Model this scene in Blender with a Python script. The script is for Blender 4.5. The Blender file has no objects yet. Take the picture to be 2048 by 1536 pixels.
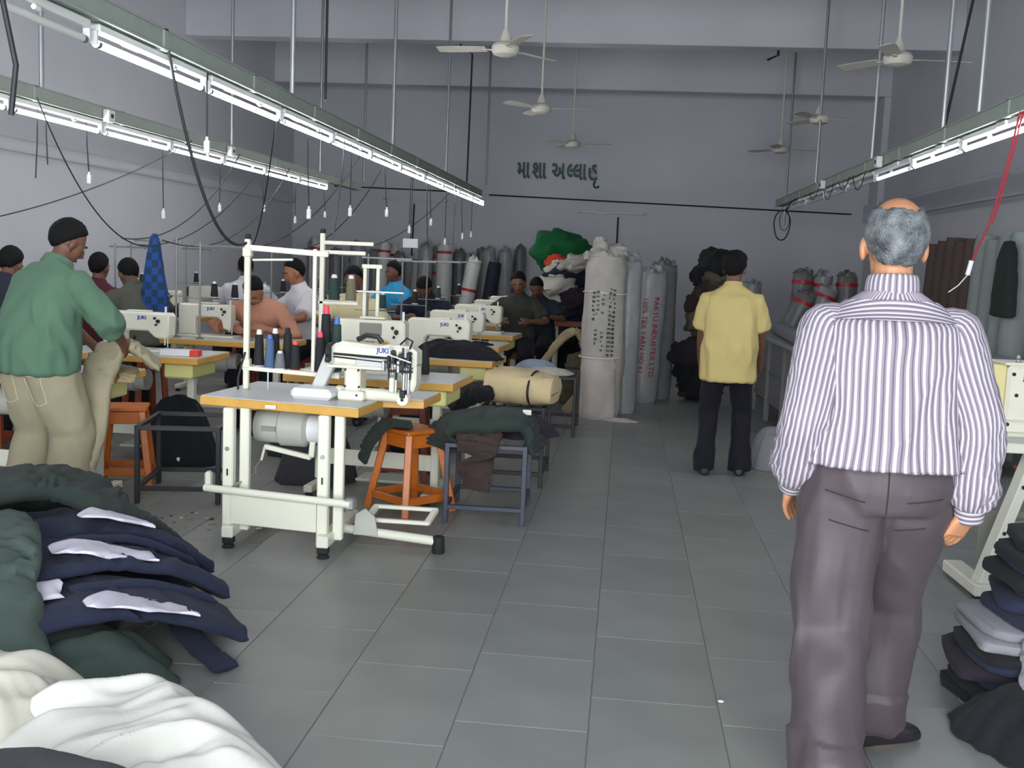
import bpy, bmesh, math, random
from mathutils import Vector, Matrix, noise as mnoise
scene = bpy.context.scene
COL = scene.collection
PI = math.pi
def R(d): return math.radians(d)

# ---------------------------------------------------------------- camera
CAM_Z = 1.5
def make_camera():
    f, yaw, pit, rol = 2130.0, R(5.87), R(6.65), R(2.39)
    fw = Vector((-math.sin(yaw)*math.cos(pit), math.cos(yaw)*math.cos(pit), -math.sin(pit)))
    rt = Vector((math.cos(yaw), math.sin(yaw), 0)); up = rt.cross(fw)
    r2 = rt*math.cos(rol)+up*math.sin(rol); u2 = -rt*math.sin(rol)+up*math.cos(rol)
    c = bpy.data.cameras.new('camera'); o = bpy.data.objects.new('camera', c); COL.objects.link(o)
    m = Matrix((r2, u2, -fw)).transposed().to_4x4(); m.translation = (0, 0, CAM_Z)
    o.matrix_world = m
    c.sensor_fit = 'HORIZONTAL'; c.sensor_width = 36.0; c.lens = 36.0*f/2048.0
    c.clip_start = 0.05; c.clip_end = 200
    scene.camera = o
make_camera()

# ---------------------------------------------------------------- light: daylight through the open shop front, fluorescent tubes below
W = bpy.data.worlds.new('sky'); scene.world = W; W.use_nodes = True
W.node_tree.nodes['Background'].inputs[0].default_value = (0.93, 0.97, 1.0, 1)
W.node_tree.nodes['Background'].inputs[1].default_value = 14.5
XL, XR, YF, YB, ZC = -5.95, 3.95, -1.1, 18.6, 5.15          # room shell
OPEN_X0, OPEN_X1, OPEN_Z = -3.4, 2.2, 3.1                      # the open shop front behind the camera
pl = bpy.data.lights.new('shop_front_portal', 'AREA'); pl.shape = 'RECTANGLE'
pl.size = OPEN_X1-OPEN_X0; pl.size_y = OPEN_Z; pl.cycles.is_portal = True
po = bpy.data.objects.new('shop_front_portal', pl); COL.objects.link(po)
po.location = ((OPEN_X0+OPEN_X1)/2, YF-0.02, OPEN_Z/2); po.rotation_euler = (PI/2, 0, 0)
TUBE_STRENGTH = 40.0
vs = scene.view_settings
scene.display_settings.display_device = 'sRGB'
vs.view_transform = 'Standard'; vs.look = 'None'; vs.exposure = -0.38; vs.gamma = 1.0; vs.use_curve_mapping = False

# ---------------------------------------------------------------- materials
MATS = {}
def srgb(r, g, b):
    def l(c):
        c /= 255.0
        return c/12.92 if c <= .04045 else ((c+.055)/1.055)**2.4
    return (l(r), l(g), l(b))
def mat(name, col, rough=.6, metal=0., var=.0, scale=8., bump=0., bscale=60., emit=0., spec=.5, sheen=0., island=0., alpha=1., trans=0.):
    """procedural material: base colour with a noise variation, fine noise relief"""
    if name in MATS: return MATS[name]
    m = bpy.data.materials.new(name); MATS[name] = m; m.use_nodes = True
    nt = m.node_tree; b = nt.nodes['Principled BSDF']
    b.inputs['Roughness'].default_value = rough; b.inputs['Metallic'].default_value = metal
    b.inputs['Specular IOR Level'].default_value = spec
    if sheen: b.inputs['Sheen Weight'].default_value = sheen
    if alpha < 1: b.inputs['Alpha'].default_value = alpha
    if trans: b.inputs['Transmission Weight'].default_value = trans
    b.inputs['Base Color'].default_value = (*col, 1)
    tc = nt.nodes.new('ShaderNodeTexCoord')
    if var or island:
        n = nt.nodes.new('ShaderNodeTexNoise'); n.inputs['Scale'].default_value = scale; n.inputs['Detail'].default_value = 4
        nt.links.new(tc.outputs['Object'], n.inputs['Vector'])
        mr = nt.nodes.new('ShaderNodeMapRange'); mr.inputs[1].default_value = .3; mr.inputs[2].default_value = .7
        mr.inputs[3].default_value = 1-var; mr.inputs[4].default_value = 1+var
        nt.links.new(n.outputs['Fac'], mr.inputs[0])
        fac = mr.outputs[0]
        if island:
            oi = nt.nodes.new('ShaderNodeObjectInfo'); ge = nt.nodes.new('ShaderNodeNewGeometry')
            ad = nt.nodes.new('ShaderNodeMath'); ad.operation = 'ADD'
            nt.links.new(oi.outputs['Random'], ad.inputs[0]); nt.links.new(ge.outputs['Random Per Island'], ad.inputs[1])
            fr = nt.nodes.new('ShaderNodeMath'); fr.operation = 'FRACT'; nt.links.new(ad.outputs[0], fr.inputs[0])
            m2 = nt.nodes.new('ShaderNodeMapRange'); m2.inputs[3].default_value = 1-island; m2.inputs[4].default_value = 1+island
            nt.links.new(fr.outputs[0], m2.inputs[0])
            mm = nt.nodes.new('ShaderNodeMath'); mm.operation = 'MULTIPLY'
            nt.links.new(mr.outputs[0], mm.inputs[0]); nt.links.new(m2.outputs[0], mm.inputs[1]); fac = mm.outputs[0]
        vm = nt.nodes.new('ShaderNodeVectorMath'); vm.operation = 'SCALE'; vm.inputs[0].default_value = col
        nt.links.new(fac, vm.inputs['Scale']); nt.links.new(vm.outputs[0], b.inputs['Base Color'])
    if bump:
        n2 = nt.nodes.new('ShaderNodeTexNoise'); n2.inputs['Scale'].default_value = bscale; n2.inputs['Detail'].default_value = 3
        nt.links.new(tc.outputs['Object'], n2.inputs['Vector'])
        bp = nt.nodes.new('ShaderNodeBump'); bp.inputs['Strength'].default_value = bump; bp.inputs['Distance'].default_value = .01
        nt.links.new(n2.outputs['Fac'], bp.inputs['Height']); nt.links.new(bp.outputs['Normal'], b.inputs['Normal'])
    if emit:
        b.inputs['Emission Color'].default_value = (*col, 1); b.inputs['Emission Strength'].default_value = emit
    return m
def M(n): return MATS[n]
mat('wall_paint', srgb(202,204,210), .75, var=.05, scale=.7, bump=.06, bscale=40)
mat('ceiling_paint', srgb(180,180,190), .8, var=.04, scale=.7)
mat('stone', srgb(127,130,126), .40, var=.09, scale=3.2, bump=.05, bscale=30, island=.07, spec=.4)
mat('joint', srgb(120,122,118), .8)
mat('channel_paint', srgb(150,160,150), .55, var=.06, scale=6)
mat('stand_grey', srgb(128,130,128), .45, .4)
mat('steel', srgb(168,172,174), .35, .8, var=.05)
mat('dark_steel', srgb(42,44,46), .5, .5)
mat('cable_black', srgb(30,31,36), .6)
mat('cable_red', srgb(146,24,42), .5)
mat('white_plastic', srgb(226,228,230), .4)
mat('off_white_enamel', srgb(222,222,206), .35, var=.03, scale=6)
mat('machine_enamel', srgb(226,224,206), .32, var=.03, scale=9)
mat('machine_cream', srgb(222,210,150), .4)
mat('logo_blue', srgb(50,78,160), .5)
mat('laminate', srgb(190,192,190), .38, var=.04, scale=20)
mat('edge_wood', srgb(205,158,76), .5, var=.06, scale=12)
mat('drawer_plastic', srgb(214,212,140), .5)
mat('motor_grey', srgb(176,178,170), .4, var=.03)
mat('rubber', srgb(26,26,28), .75)
mat('orange_wood', srgb(190,102,32), .38, var=.12, scale=14)
mat('dark_wood', srgb(128,58,34), .45, var=.12, scale=14)
mat('black_paint', srgb(34,35,40), .5, var=.06)
mat('blue_black_paint', srgb(52,58,74), .5, var=.08)
mat('fan_paint', srgb(206,202,190), .45)
mat('tube_glass_lit', (1.0, .985, 1.0), .3, emit=TUBE_STRENGTH)
mat('tube_glass_weak', (.80, .90, 1.0), .3, emit=1.6)
mat('tube_glass_off', srgb(214,218,214), .25)
mat('batten_white', srgb(226,228,226), .4)
mat('sign_green', srgb(20,74,62), .5)

# ---------------------------------------------------------------- mesh helpers
class MB:
    """collects shapes; build() links them as ONE mesh object"""
    def __init__(s): s.v, s.f, s.uv = [], [], None
    def add(s, verts, faces):
        n = len(s.v); s.v += [tuple(p) for p in verts]; s.f += [tuple(i+n for i in f) for f in faces]; return s
    def box(s, c, d, ch=0., m=None):
        """box centred c with dims d, edges chamfered by ch; m optional 4x4"""
        hx, hy, hz = d[0]/2, d[1]/2, d[2]/2
        ch = min(ch, hx*.9, hy*.9, hz*.9)
        if ch <= 0:
            vs_ = [(x, y, z) for x in (-hx, hx) for y in (-hy, hy) for z in (-hz, hz)]
            fs = [(0,1,3,2),(4,6,7,5),(0,4,5,1),(2,3,7,6),(0,2,6,4),(1,5,7,3)]
        else:
            bm = bmesh.new(); bmesh.ops.create_cube(bm, size=1)
            for v in bm.verts: v.co = Vector((v.co.x*2*hx, v.co.y*2*hy, v.co.z*2*hz))
            bmesh.ops.bevel(bm, geom=list(bm.edges), offset=ch, segments=1, affect='EDGES', profile=.5)
            bm.verts.index_update(); vs_ = [v.co.copy() for v in bm.verts]; fs = [tuple(v.index for v in f.verts) for f in bm.faces]; bm.free()
        c = Vector(c)
        if m is None: s.add([Vector(p)+c for p in vs_], fs)
        else: s.add([m @ (Vector(p)+c) for p in vs_], fs)
        return s
    def bar(s, a, b, w, h=None, ch=0., up=(0, 0, 1)):
        """rectangular bar from a to b, width w, height h"""
        a, b = Vector(a), Vector(b); d = b-a; L = d.length; h = w if h is None else h
        z = d.normalized(); u = Vector(up)
        if abs(z.dot(u)) > .98: u = Vector((0, 1, 0))
        x = u.cross(z).normalized(); y = z.cross(x)
        m = Matrix((x, y, z)).transposed().to_4x4(); m.translation = (a+b)/2
        return s.box((0,0,0), (w, h, L), ch, m)
    def tube(s, pts, r, n=8, caps=True, closed=False):
        """round tube along points; r number or list"""
        pts = [Vector(p) for p in pts]; k = len(pts)
        rr = r if isinstance(r, (list, tuple)) else [r]*k
        base = len(s.v); prev = None
        for i, p in enumerate(pts):
            if closed: t = (pts[(i+1) % k]-pts[i-1]).normalized()
            else: t = (pts[min(i+1, k-1)]-pts[max(i-1, 0)]).normalized()
            if prev is None:
                u = Vector((0,0,1)) if abs(t.z) < .9 else Vector((1,0,0))
                x = u.cross(t).normalized()
            else:
                x = (prev - t*prev.dot(t))
                x = x.normalized() if x.length > 1e-6 else Vector((1,0,0))
            prev = x; y = t.cross(x)
            for j in range(n):
                a = 2*PI*j/n; s.v.append(tuple(p+(x*math.cos(a)+y*math.sin(a))*rr[i]))
        rng = k if closed else k-1
        for i in range(rng):
            for j in range(n):
                a = base+i*n+j; b2 = base+i*n+(j+1) % n; c = base+((i+1) % k)*n+(j+1) % n; d = base+((i+1) % k)*n+j
                s.f.append((a, b2, c, d))
        if caps and not closed:
            s.f.append(tuple(base+j for j in range(n))[::-1]); s.f.append(tuple(base+(k-1)*n+j for j in range(n)))
        return s
    def cyl(s, a, b, r, n=16, r2=None): return s.tube([a, b], [r, r if r2 is None else r2], n)
    def lathe(s, prof, n=20, c=(0,0,0), m=None):
        """profile [(r,z)...] turned around z"""
        base = len(s.v); c = Vector(c)
        for (r, z) in prof:
            for j in range(n):
                a = 2*PI*j/n; p = Vector((r*math.cos(a), r*math.sin(a), z))+c
                s.v.append(tuple(m @ p if m else p))
        for i in range(len(prof)-1):
            for j in range(n):
                s.f.append((base+i*n+j, base+i*n+(j+1) % n, base+(i+1)*n+(j+1) % n, base+(i+1)*n+j))
        s.f.append(tuple(base+j for j in range(n))[::-1]); s.f.append(tuple(base+(len(prof)-1)*n+j for j in range(n)))
        return s
    def prism(s, poly, y0, y1, ch=0., m=None):
        """polygon in (x,z), counter-clockwise seen from -y, extruded from y0 to y1, rims chamfered"""
        n = len(poly); P = [Vector((p[0], p[1])) for p in poly]
        def inset(d):
            out = []
            for i in range(n):
                a, b, c = P[i-1], P[i], P[(i+1) % n]
                e1 = (b-a).normalized(); e2 = (c-b).normalized()
                n1 = Vector((-e1.y, e1.x)); n2 = Vector((-e2.y, e2.x)); k = n1+n2
                q = k/max(.35, k.dot(k)/2) if k.length > 1e-6 else n1
                out.append(b+q*d)
            return out
        loops = [(P, y0), (P, y1)] if ch <= 0 else [(inset(ch), y0), (P, y0+ch), (P, y1-ch), (inset(ch), y1)]
        base = len(s.v)
        for L, y in loops:
            for p in L:
                q = Vector((p.x, y, p.y)); s.v.append(tuple(m @ q if m else q))
        for k in range(len(loops)-1):
            for i in range(n):
                s.f.append((base+k*n+i, base+(k+1)*n+i, base+(k+1)*n+(i+1) % n, base+k*n+(i+1) % n))
        s.f.append(tuple(base+i for i in range(n))); s.f.append(tuple(base+(len(loops)-1)*n+i for i in range(n))[::-1])
        return s
    def ball(s, c, r, n=12, k=8, m=None):
        r = (r, r, r) if not isinstance(r, (tuple, list)) else r
        prof = [(math.sin(PI*i/k), -math.cos(PI*i/k)) for i in range(k+1)]
        base = len(s.v); c = Vector(c)
        for (q, z) in prof:
            for j in range(n):
                a = 2*PI*j/n; p = Vector((q*math.cos(a)*r[0], q*math.sin(a)*r[1], z*r[2]))+c
                s.v.append(tuple(m @ p if m else p))
        for i in range(k):
            for j in range(n):
                s.f.append((base+i*n+j, base+i*n+(j+1) % n, base+(i+1)*n+(j+1) % n, base+(i+1)*n+j))
        return s
    def mesh(s, name, smooth=35):
        me = bpy.data.meshes.new(name); me.from_pydata(s.v, [], s.f); me.validate(); me.update()
        bm = bmesh.new(); bm.from_mesh(me); bmesh.ops.remove_doubles(bm, verts=bm.verts, dist=1e-6)
        bmesh.ops.recalc_face_normals(bm, faces=bm.faces); bm.to_mesh(me); bm.free()
        if smooth:
            me.polygons.foreach_set('use_smooth', [True]*len(me.polygons)); me.set_sharp_from_angle(angle=R(smooth))
        return me
    def build(s, name, material, parent=None, smooth=35):
        return link(name, s.mesh(name, smooth), material, parent)
def link(name, me, material, parent=None):
    o = bpy.data.objects.new(name, me); COL.objects.link(o)
    if material:
        me.materials.clear(); me.materials.append(M(material) if isinstance(material, str) else material)
    if parent: o.parent = parent
    return o
def tag(o, label, cat, group=None):
    o['label'] = label; o['category'] = cat
    if group: o['group'] = group
    return o
def thing(name, label, cat, loc=(0,0,0), rz=0., group=None):
    o = bpy.data.objects.new(name, None); COL.objects.link(o); o.empty_display_size = .1
    o.location = loc; o.rotation_euler = (0, 0, rz)
    return tag(o, label, cat, group)
def struct(o): o['kind'] = 'structure'; return o
def dup(root, loc, rz=None, label=None, group=None):
    r = root.copy(); COL.objects.link(r); r.location = loc
    if rz is not None: r.rotation_euler = (0, 0, rz)
    if label: r['label'] = label
    if group: r['group'] = group
    for ch in list(root.children):
        c = ch.copy(); COL.objects.link(c); c.parent = r
        for g in list(ch.children):
            d = g.copy(); COL.objects.link(d); d.parent = c
    return r
def text_mesh(body, size, extrude=.0015, align='CENTER', bold=0.):
    cu = bpy.data.curves.new('lettering', 'FONT'); cu.body = body; cu.size = size; cu.extrude = extrude; cu.align_x = align; cu.align_y = 'CENTER'
    cu.offset = bold; cu.resolution_u = 3
    o = bpy.data.objects.new('lettering', cu); COL.objects.link(o)
    dg = bpy.context.evaluated_depsgraph_get(); me = bpy.data.meshes.new_from_object(o.evaluated_get(dg))
    bpy.data.objects.remove(o); bpy.data.curves.remove(cu)
    me.name = 'lettering'
    return me
def lettering(body, size, material, parent, m, extrude=.001, name='lettering', bold=0.):
    me = text_mesh(body, size, extrude, bold=bold); me.transform(m); return link(name, me, material, parent)
def rotm(loc, rx=0., ry=0., rz=0.):
    return Matrix.Translation(loc) @ Matrix.Rotation(rz, 4, 'Z') @ Matrix.Rotation(ry, 4, 'Y') @ Matrix.Rotation(rx, 4, 'X')
def fbm(p, o=3):
    return mnoise.fractal(Vector(p), 1.0, 2.0, o)

# ---------------------------------------------------------------- room shell
T = .25
struct(MB().box(((XL+XR)/2, (YF+YB)/2, -.0535), (XR-XL+2*T, YB-YF+2*T, .1)).build('floor', 'joint'))
floor = bpy.data.objects['floor']
struct(MB().box(((XL+XR)/2, (YF+YB)/2, ZC+.1), (XR-XL+2*T, YB-YF+2*T, .2)).build('ceiling', 'ceiling_paint'))
struct(MB().box((XL-T/2, (YF+YB)/2, ZC/2), (T, YB-YF+2*T, ZC)).build('wall_left', 'wall_paint'))
struct(MB().box((XR+T/2, (YF+YB)/2, ZC/2), (T, YB-YF+2*T, ZC)).build('wall_right', 'wall_paint'))
struct(MB().box(((XL+XR)/2, YB+T/2, ZC/2), (XR-XL, T, ZC)).build('wall_back', 'wall_paint'))
wf = MB()
wf.box(((XL+OPEN_X0)/2, YF-T/2, ZC/2), (OPEN_X0-XL, T, ZC)); wf.box(((XR+OPEN_X1)/2, YF-T/2, ZC/2), (XR-OPEN_X1, T, ZC))
wf.box(((OPEN_X0+OPEN_X1)/2, YF-T/2, (OPEN_Z+ZC)/2), (OPEN_X1-OPEN_X0, T, ZC-OPEN_Z))
struct(wf.build('wall_front', 'wall_paint'))
# ceiling beams, the ledges on the side walls and the pilasters that carry the beams
BEAM_Z = 4.26
for i, y in enumerate((3.4, 6.9, 10.4, 13.9, 17.5)):
    struct(MB().box(((XL+XR)/2, y+.15, (BEAM_Z+ZC)/2), (XR-XL, .3, ZC-BEAM_Z), .01).build('trim_%d' % (i+1), 'wall_paint'))
struct(MB().box((XL+.02, (YF+YB)/2, 2.40), (.04, YB-YF, .13), .008).build('trim_6', 'wall_paint'))
struct(MB().box((XR-.035, (YF+YB)/2, 2.50), (.07, YB-YF, .27), .008).build('trim_7', 'wall_paint'))
for i, y in enumerate((17.5,)):
    struct(MB().box((XR-.05, y+.15, BEAM_Z/2), (.10, .3, BEAM_Z), .008).build('trim_%d' % (8+i), 'wall_paint'))
# stone floor slabs: rows of columns 0.44 wide, staggered
TW, TL, GAP = .437, .62, .0035
tile_me = None
def tile_mesh():
    return MB().box((0, 0, -.006), (TW-GAP, TL-GAP, .012), .0015).mesh('floor_slab', 0)
tile_me = tile_mesh(); tile_me.materials.append(M('stone'))
rest = MB(); cand = []
rng = random.Random(4)
nc = int((XR-XL)/TW)+2
for i in range(-14, nc):
    x = -.045+TW*(i)-TW/2
    if x-TW/2 < XL-.0 or x+TW/2 > XR+.0: continue
    off = [.05, .33, .19, .48][i % 4]
    j = 0; y = YF+off+TL/2-TL
    while y < YB+TL:
        y0, y1 = max(YF, y-TL/2), min(YB, y+TL/2)
        if y1-y0 > .1: cand.append((x, (y0+y1)/2, y1-y0, (y1-y0) > TL*.99))
        y += TL
def vis(x, y): return y > 1.7 and abs((x+.103*y)/max(y, .1)) < .52
order = sorted([c for c in cand if c[3] and vis(c[0], c[1])], key=lambda c: c[1]**2+c[0]**2*.3)[:290]
os_ = set(order)
for c in order:
    o = bpy.data.objects.new('floor_slab', tile_me); COL.objects.link(o); o.location = (c[0], c[1], .0); o.parent = floor
rb = MB()
for c in cand:
    if c in os_: continue
    rb.box((c[0], c[1], -.006), (TW-GAP, c[2]-GAP, .012))
o = rb.build('floor_slabs', 'stone', floor, 0); o['kind'] = 'stuff'
# narrow stone strips left between the last column and the side walls
xs = sorted(set(c[0] for c in cand))
for a, b in ((XL, xs[0]-TW/2), (xs[-1]+TW/2, XR)):
    if b-a > .02: MB().box(((a+b)/2, (YF+YB)/2, -.006), (b-a-GAP, YB-YF, .012)).build('border_slab', 'stone', floor, 0)
# ---------------------------------------------------------------- light channels with their tube lights
def tube_light(loc, state='lit', label='', group=None, length=1.2):
    """batten fitting hung under a channel, its tube along y; origin at the batten's top middle"""
    t = thing('tube_light', label, 'tube light', loc, 0, group)
    L = length; k = 'tube'
    key = (state, round(length, 2))
    if key in TL_CACHE:
        src = TL_CACHE[key]
        for ch in src.children:
            c = ch.copy(); COL.objects.link(c); c.parent = t
        return t
    TL_CACHE[key] = t
    MB().box((0, 0, -.022), (.045, L*.96, .036), .006).build('batten', 'batten_white', t)
    MB().box((-.028, -L*.16, -.022), (.02, .16, .03), .004).build('ballast', 'batten_white', t)
    for s in (-1, 1):
        MB().box((0, s*(L/2-.018), -.062), (.03, .022, .062), .005).build('lamp_holder', 'white_plastic', t)
    MB().cyl((.022, L*.12, -.052), (.022, L*.12+.035, -.052), .011, 10).build('starter', 'white_plastic', t)
    MB().cyl((0, -L/2+.03, -.085), (0, L/2-.03, -.085), .016, 14).build('tube', {'lit': 'tube_glass_lit', 'weak': 'tube_glass_weak', 'off': 'tube_glass_off'}[state], t)
    for s in (-1, 1):
        MB().cyl((0, s*(L/2-.032), -.085), (0, s*(L/2-.06), -.085), .0168, 14).build('end_cap', 'steel', t)
    return t
TL_CACHE = {}
CH_Z = 2.415          # underside of the channels
def channel(x, y0, y1, label, rods, joints, sockets):
    t = thing('light_channel', label, 'cable channel', (x, y0, CH_Z))
    L = y1-y0; h, w = .10, .09
    m = MB()
    m.box((0, L/2, h/2), (w, L, h-.008), .003)
    m.build('channel', 'channel_paint', t)
    for s in (-1, 1):
        MB().box((s*(w/2+.004), L/2, .006), (.012, L, .012), .002).build('flange', 'channel_paint', t)
        MB().box((s*(w/2+.003), L/2, h-.006), (.010, L, .010), .002).build('flange', 'channel_paint', t)
    for (y, zt) in rods:
        MB().cyl((0, y-y0, h-.01), (0, y-y0, zt-CH_Z), .017, 10).build('hanging_rod', 'steel', t)
        MB().box((0, y-y0, zt-CH_Z-.006), (.14, .14, .012), .002).build('ceiling_plate', 'steel', t)
    for y in joints:
        MB().box((0, y-y0, h/2), (w+.016, .05, h+.008), .004).build('clamp', 'channel_paint', t)
    for (y, s) in sockets:
        b = MB().box((s*(w/2+.03), y-y0, .03), (.05, .10, .09), .006).build('socket_box', 'white_plastic', t)
        MB().box((s*(w/2+.057), y-y0, .03), (.006, .035, .03), .001).build('socket_face', 'dark_steel', b)
    return t
PITCH = 1.225
# channel A over the aisle between the two near table columns
XA, XB, XRR = -2.27, -4.0, 2.13
channel(XA, 1.2, 16.1, 'long grey-green cable channel over the machine aisle with eleven tube lights below', [(2.6, ZC), (7.04, ZC), (10.1, ZC), (13.1, ZC)], [3.75+PITCH*i for i in range(11)], [(2.75, 1), (3.25, 1), (3.9, 1)])
for i in range(11):
    y = 3.14+PITCH*i+.62
    off = i == 0
    tube_light((XA, y-.02, CH_Z), 'off' if off else 'lit', 'unlit tube light at the near end of the aisle channel' if off else 'glowing tube light in the row under the aisle channel', None if off else 'tube lights under the aisle channel')
# channel B nearer the left wall
channel(XB, 3.0, 15.6, 'long cable channel nearest the pale side wall carrying a row of lit tubes', [(7.0, ZC), (10.5, ZC), (13.6, ZC)], [4.4+PITCH*i for i in range(9)], [(7.8, 1), (10.3, 1)])
for i in range(7):
    tube_light((XB, 6.0+PITCH*i, CH_Z), 'lit', 'glowing tube light in the row beside the pale side wall', 'tube lights under the wall-side channel')
# channel on the right of the hall
channel(XRR, 3.0, 15.9, 'cable channel above the cutting table with its far half unlit', [(7.07, ZC), (7.84, ZC), (10.02, ZC), (12.9, ZC)], [6.4+PITCH*i for i in range(8)], [(9.4, -1), (12.0, -1)])
for i in range(4):
    y = 5.35+PITCH*i+.15
    if i < 3: tube_light((XRR, y, CH_Z), 'lit', 'glowing tube light over the cutting table side', 'lit tubes over the cutting table side')
tube_light((XRR, 5.5+PITCH*3, CH_Z), 'weak', 'dim bluish tube light next after the lit ones over the cutting table', None)
for i in range(4, 8):
    tube_light((XRR, 5.5+PITCH*i, CH_Z), 'off', 'unlit tube light on the far half of the cutting table channel', 'unlit tubes over the cutting table side')
# tubes mounted on the back wall, unlit
for x, z, lab in ((-3.73, 2.47, 'unlit tube light on the back wall behind the hanging cords'), (-.31, 2.37, 'unlit tube light on the back wall under the green lettering')):
    t = tube_light((x, YB-.002, z), 'off', lab)
    t.rotation_euler = Matrix(((0,1,0),(0,0,1),(1,0,0))).to_euler()

# ---------------------------------------------------------------- ceiling fans
def fan(loc, rz, label, group):
    t = thing('ceiling_fan', label, 'ceiling fan', loc, rz, group)
    rod = ZC-loc[2]-.10
    MB().cyl((0,0,.10), (0,0,rod+.10), .013, 10).build('down_rod', 'fan_paint', t)
    MB().lathe([(.05, rod+.10), (.05, rod+.06), (.016, rod-.02)], 14).build('top_canopy', 'fan_paint', t)
    MB().lathe([(.018, .20), (.05, .12), (.055, .085), (.018, .075)], 14).build('lower_canopy', 'fan_paint', t)
    MB().lathe([(.03, .085), (.10, .07), (.118, .045), (.118, .01), (.10, -.02), (.05, -.035), (.0, -.036)], 22).build('motor', 'fan_paint', t)
    for k in range(3):
        a = 2*PI*k/3; m = Matrix.Rotation(a, 4, 'Z')
        b = MB().bar(m @ Vector((.09, 0, .02)), m @ Vector((.20, 0, .025)), .035, .006).build('blade_arm', 'fan_paint', t)
        mb = MB(); pts = [(.17, .055), (.32, .062), (.50, .066), (.60, .055)]
        top, bot = [], []
        for (r, w) in pts:
            tl = .012
            top += [(r, w, .03+w*.18), (r, -w, .03-w*.18)]
        vv = []
        for (x, y, z) in top: vv.append(m @ Vector((x, y, z)))
        for (x, y, z) in top: vv.append(m @ Vector((x, y, z-.004)))
        n = len(top); ff = []
        for i in range(0, n-2, 2):
            ff += [(i, i+1, i+3, i+2), (n+i, n+i+2, n+i+3, n+i+1), (i, i+2, n+i+2, n+i), (i+1, n+i+1, n+i+3, i+3)]
        ff += [(0, n, n+1, 1), (n-2, n-1, 2*n-1, 2*n-2)]
        mb.add(vv, ff); mb.build('blade', 'fan_paint', t)
    return t
FG = 'ceiling fans'
fan((-1.13, 9.27, 3.25), R(53), 'pale ceiling fan over the aisle with one blade toward the open front', FG)
fan((-1.10, 12.77, 3.25), R(-8), 'middle one of the three fans over the aisle', FG)
fan((-.92, 16.46, 3.25), R(-5), 'ceiling fan hanging in front of the green wall lettering', FG)
fan((2.13, 9.33, 3.25), R(8), 'ceiling fan hanging by the near part of the right channel', FG)
fan((2.14, 13.0, 3.25), R(-4), 'ceiling fan halfway along the right channel', FG)
fan((2.15, 16.3, 3.25), R(12), 'farthest dark ceiling fan above the right channel end', FG)

# ---------------------------------------------------------------- green wall lettering
def wall_sign():
    t = thing('wall_lettering', 'dark green raised lettering on the back wall', 'sign', (-1.30, YB-.02, 3.04))
    def put(me, x, sx=.60):
        xs_ = [v.co.x for v in me.vertices]; x0 = min(xs_); w = max(xs_)-x0
        me.transform(Matrix.Translation((-x0, 0, 0)))
        me.transform(Matrix.Scale(sx, 4, (1, 0, 0)))
        me.transform(rotm((x, 0, 0), PI/2)); link('letter', me, 'sign_green', t); return x+w*sx
    S = .42; x = -.67
    def g(ch): return text_mesh(ch, S, .02, 'LEFT', .010)
    def half_la():
        me = g('લ'); bm = bmesh.new(); bm.from_mesh(me)
        xs_ = [v.co.x for v in bm.verts]; cut = min(xs_)+(max(xs_)-min(xs_))*.60
        bmesh.ops.bisect_plane(bm, geom=list(bm.verts)+list(bm.edges)+list(bm.faces), plane_co=(cut, 0, 0), plane_no=(1, 0, 0), clear_outer=True)
        bm.to_mesh(me); bm.free(); return me
    x = put(g('મ'), x)+.012; x = put(g('ા'), x)+.04; x = put(g('શ'), x)+.012; x = put(g('ા'), x)+.10
    x = put(g('અ'), x)+.03; x = put(half_la(), x)+.008; x = put(g('લ'), x)+.012; x = put(g('ા'), x)+.03
    x2 = put(g('હ'), x)
    pts = [(x2-.03-.05*math.cos(a)+.02, 0, -.20+.055*math.sin(a)) for a in [R(70-i*28) for i in range(9)]]
    MB().tube(pts, .016, 8).build('letter', 'sign_green', t)
wall_sign()
# conduits on the back wall and across the hall
def conduit(label, pts, r=.011, m='dark_steel', name='conduit_pipe'):
    o = MB().tube(pts, r, 8).build(name, m); return tag(o, label, 'pipe')
conduit('dark pipe running across the back wall below the green lettering', [(-2.45, YB-.02, 2.60), (3.69, YB-.02, 2.49)], .012)
conduit('dark pipe dropping from the cross pipe past the back wall tube light', [(-.2, YB-.02, 2.30), (-.2, YB-.02, 1.3)], .014)
conduit('dark pipe dropping down the back wall behind the hanging cords', [(-3.76, YB-.02, 2.40), (-3.78, YB-.02, 1.5)], .014)
conduit('thin pipe on the back wall between the two lit rows', [(-5.2, YB-.02, 2.66), (-2.6, YB-.02, 2.63)], .011)
def bracket_rod(x, y, zt, zb, label):
    t = thing('bracket_rod', label, 'rod', (x, y, 0))
    MB().cyl((0, 0, zb), (0, 0, zt), .018, 8).build('rod', 'steel', t)
    MB().box((0, 0, zt-.35), (.17, .05, .03), .004).build('cross_bracket', 'steel', t)
    MB().box((0, 0, zt-.006), (.14, .14, .012), .002).build('ceiling_plate', 'steel', t)
bracket_rod(-4.1, 16.3, ZC, 2.6, 'faint ceiling rod with cross bracket above the wall-side tubes')
bracket_rod(-2.2, 16.3, ZC, 2.6, 'ceiling rod with cross bracket by the end of the aisle channel')
bracket_rod(2.36, 16.9, ZC, 2.2, 'ceiling rod with cross bracket at the far right of the hall')
conduit('dark conduit bent under a beam and dropping to the aisle channel', [(-2.31, 14.12, ZC), (-2.31, 14.12, 4.22), (-2.20, 14.45, 4.20), (-2.22, 14.5, 2.52)], .012)
conduit('dark conduit dropping from the ceiling left of the right channel', [(1.75, 14.1, ZC), (1.75, 14.1, 4.2), (1.62, 14.1, 4.14)], .016)
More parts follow.
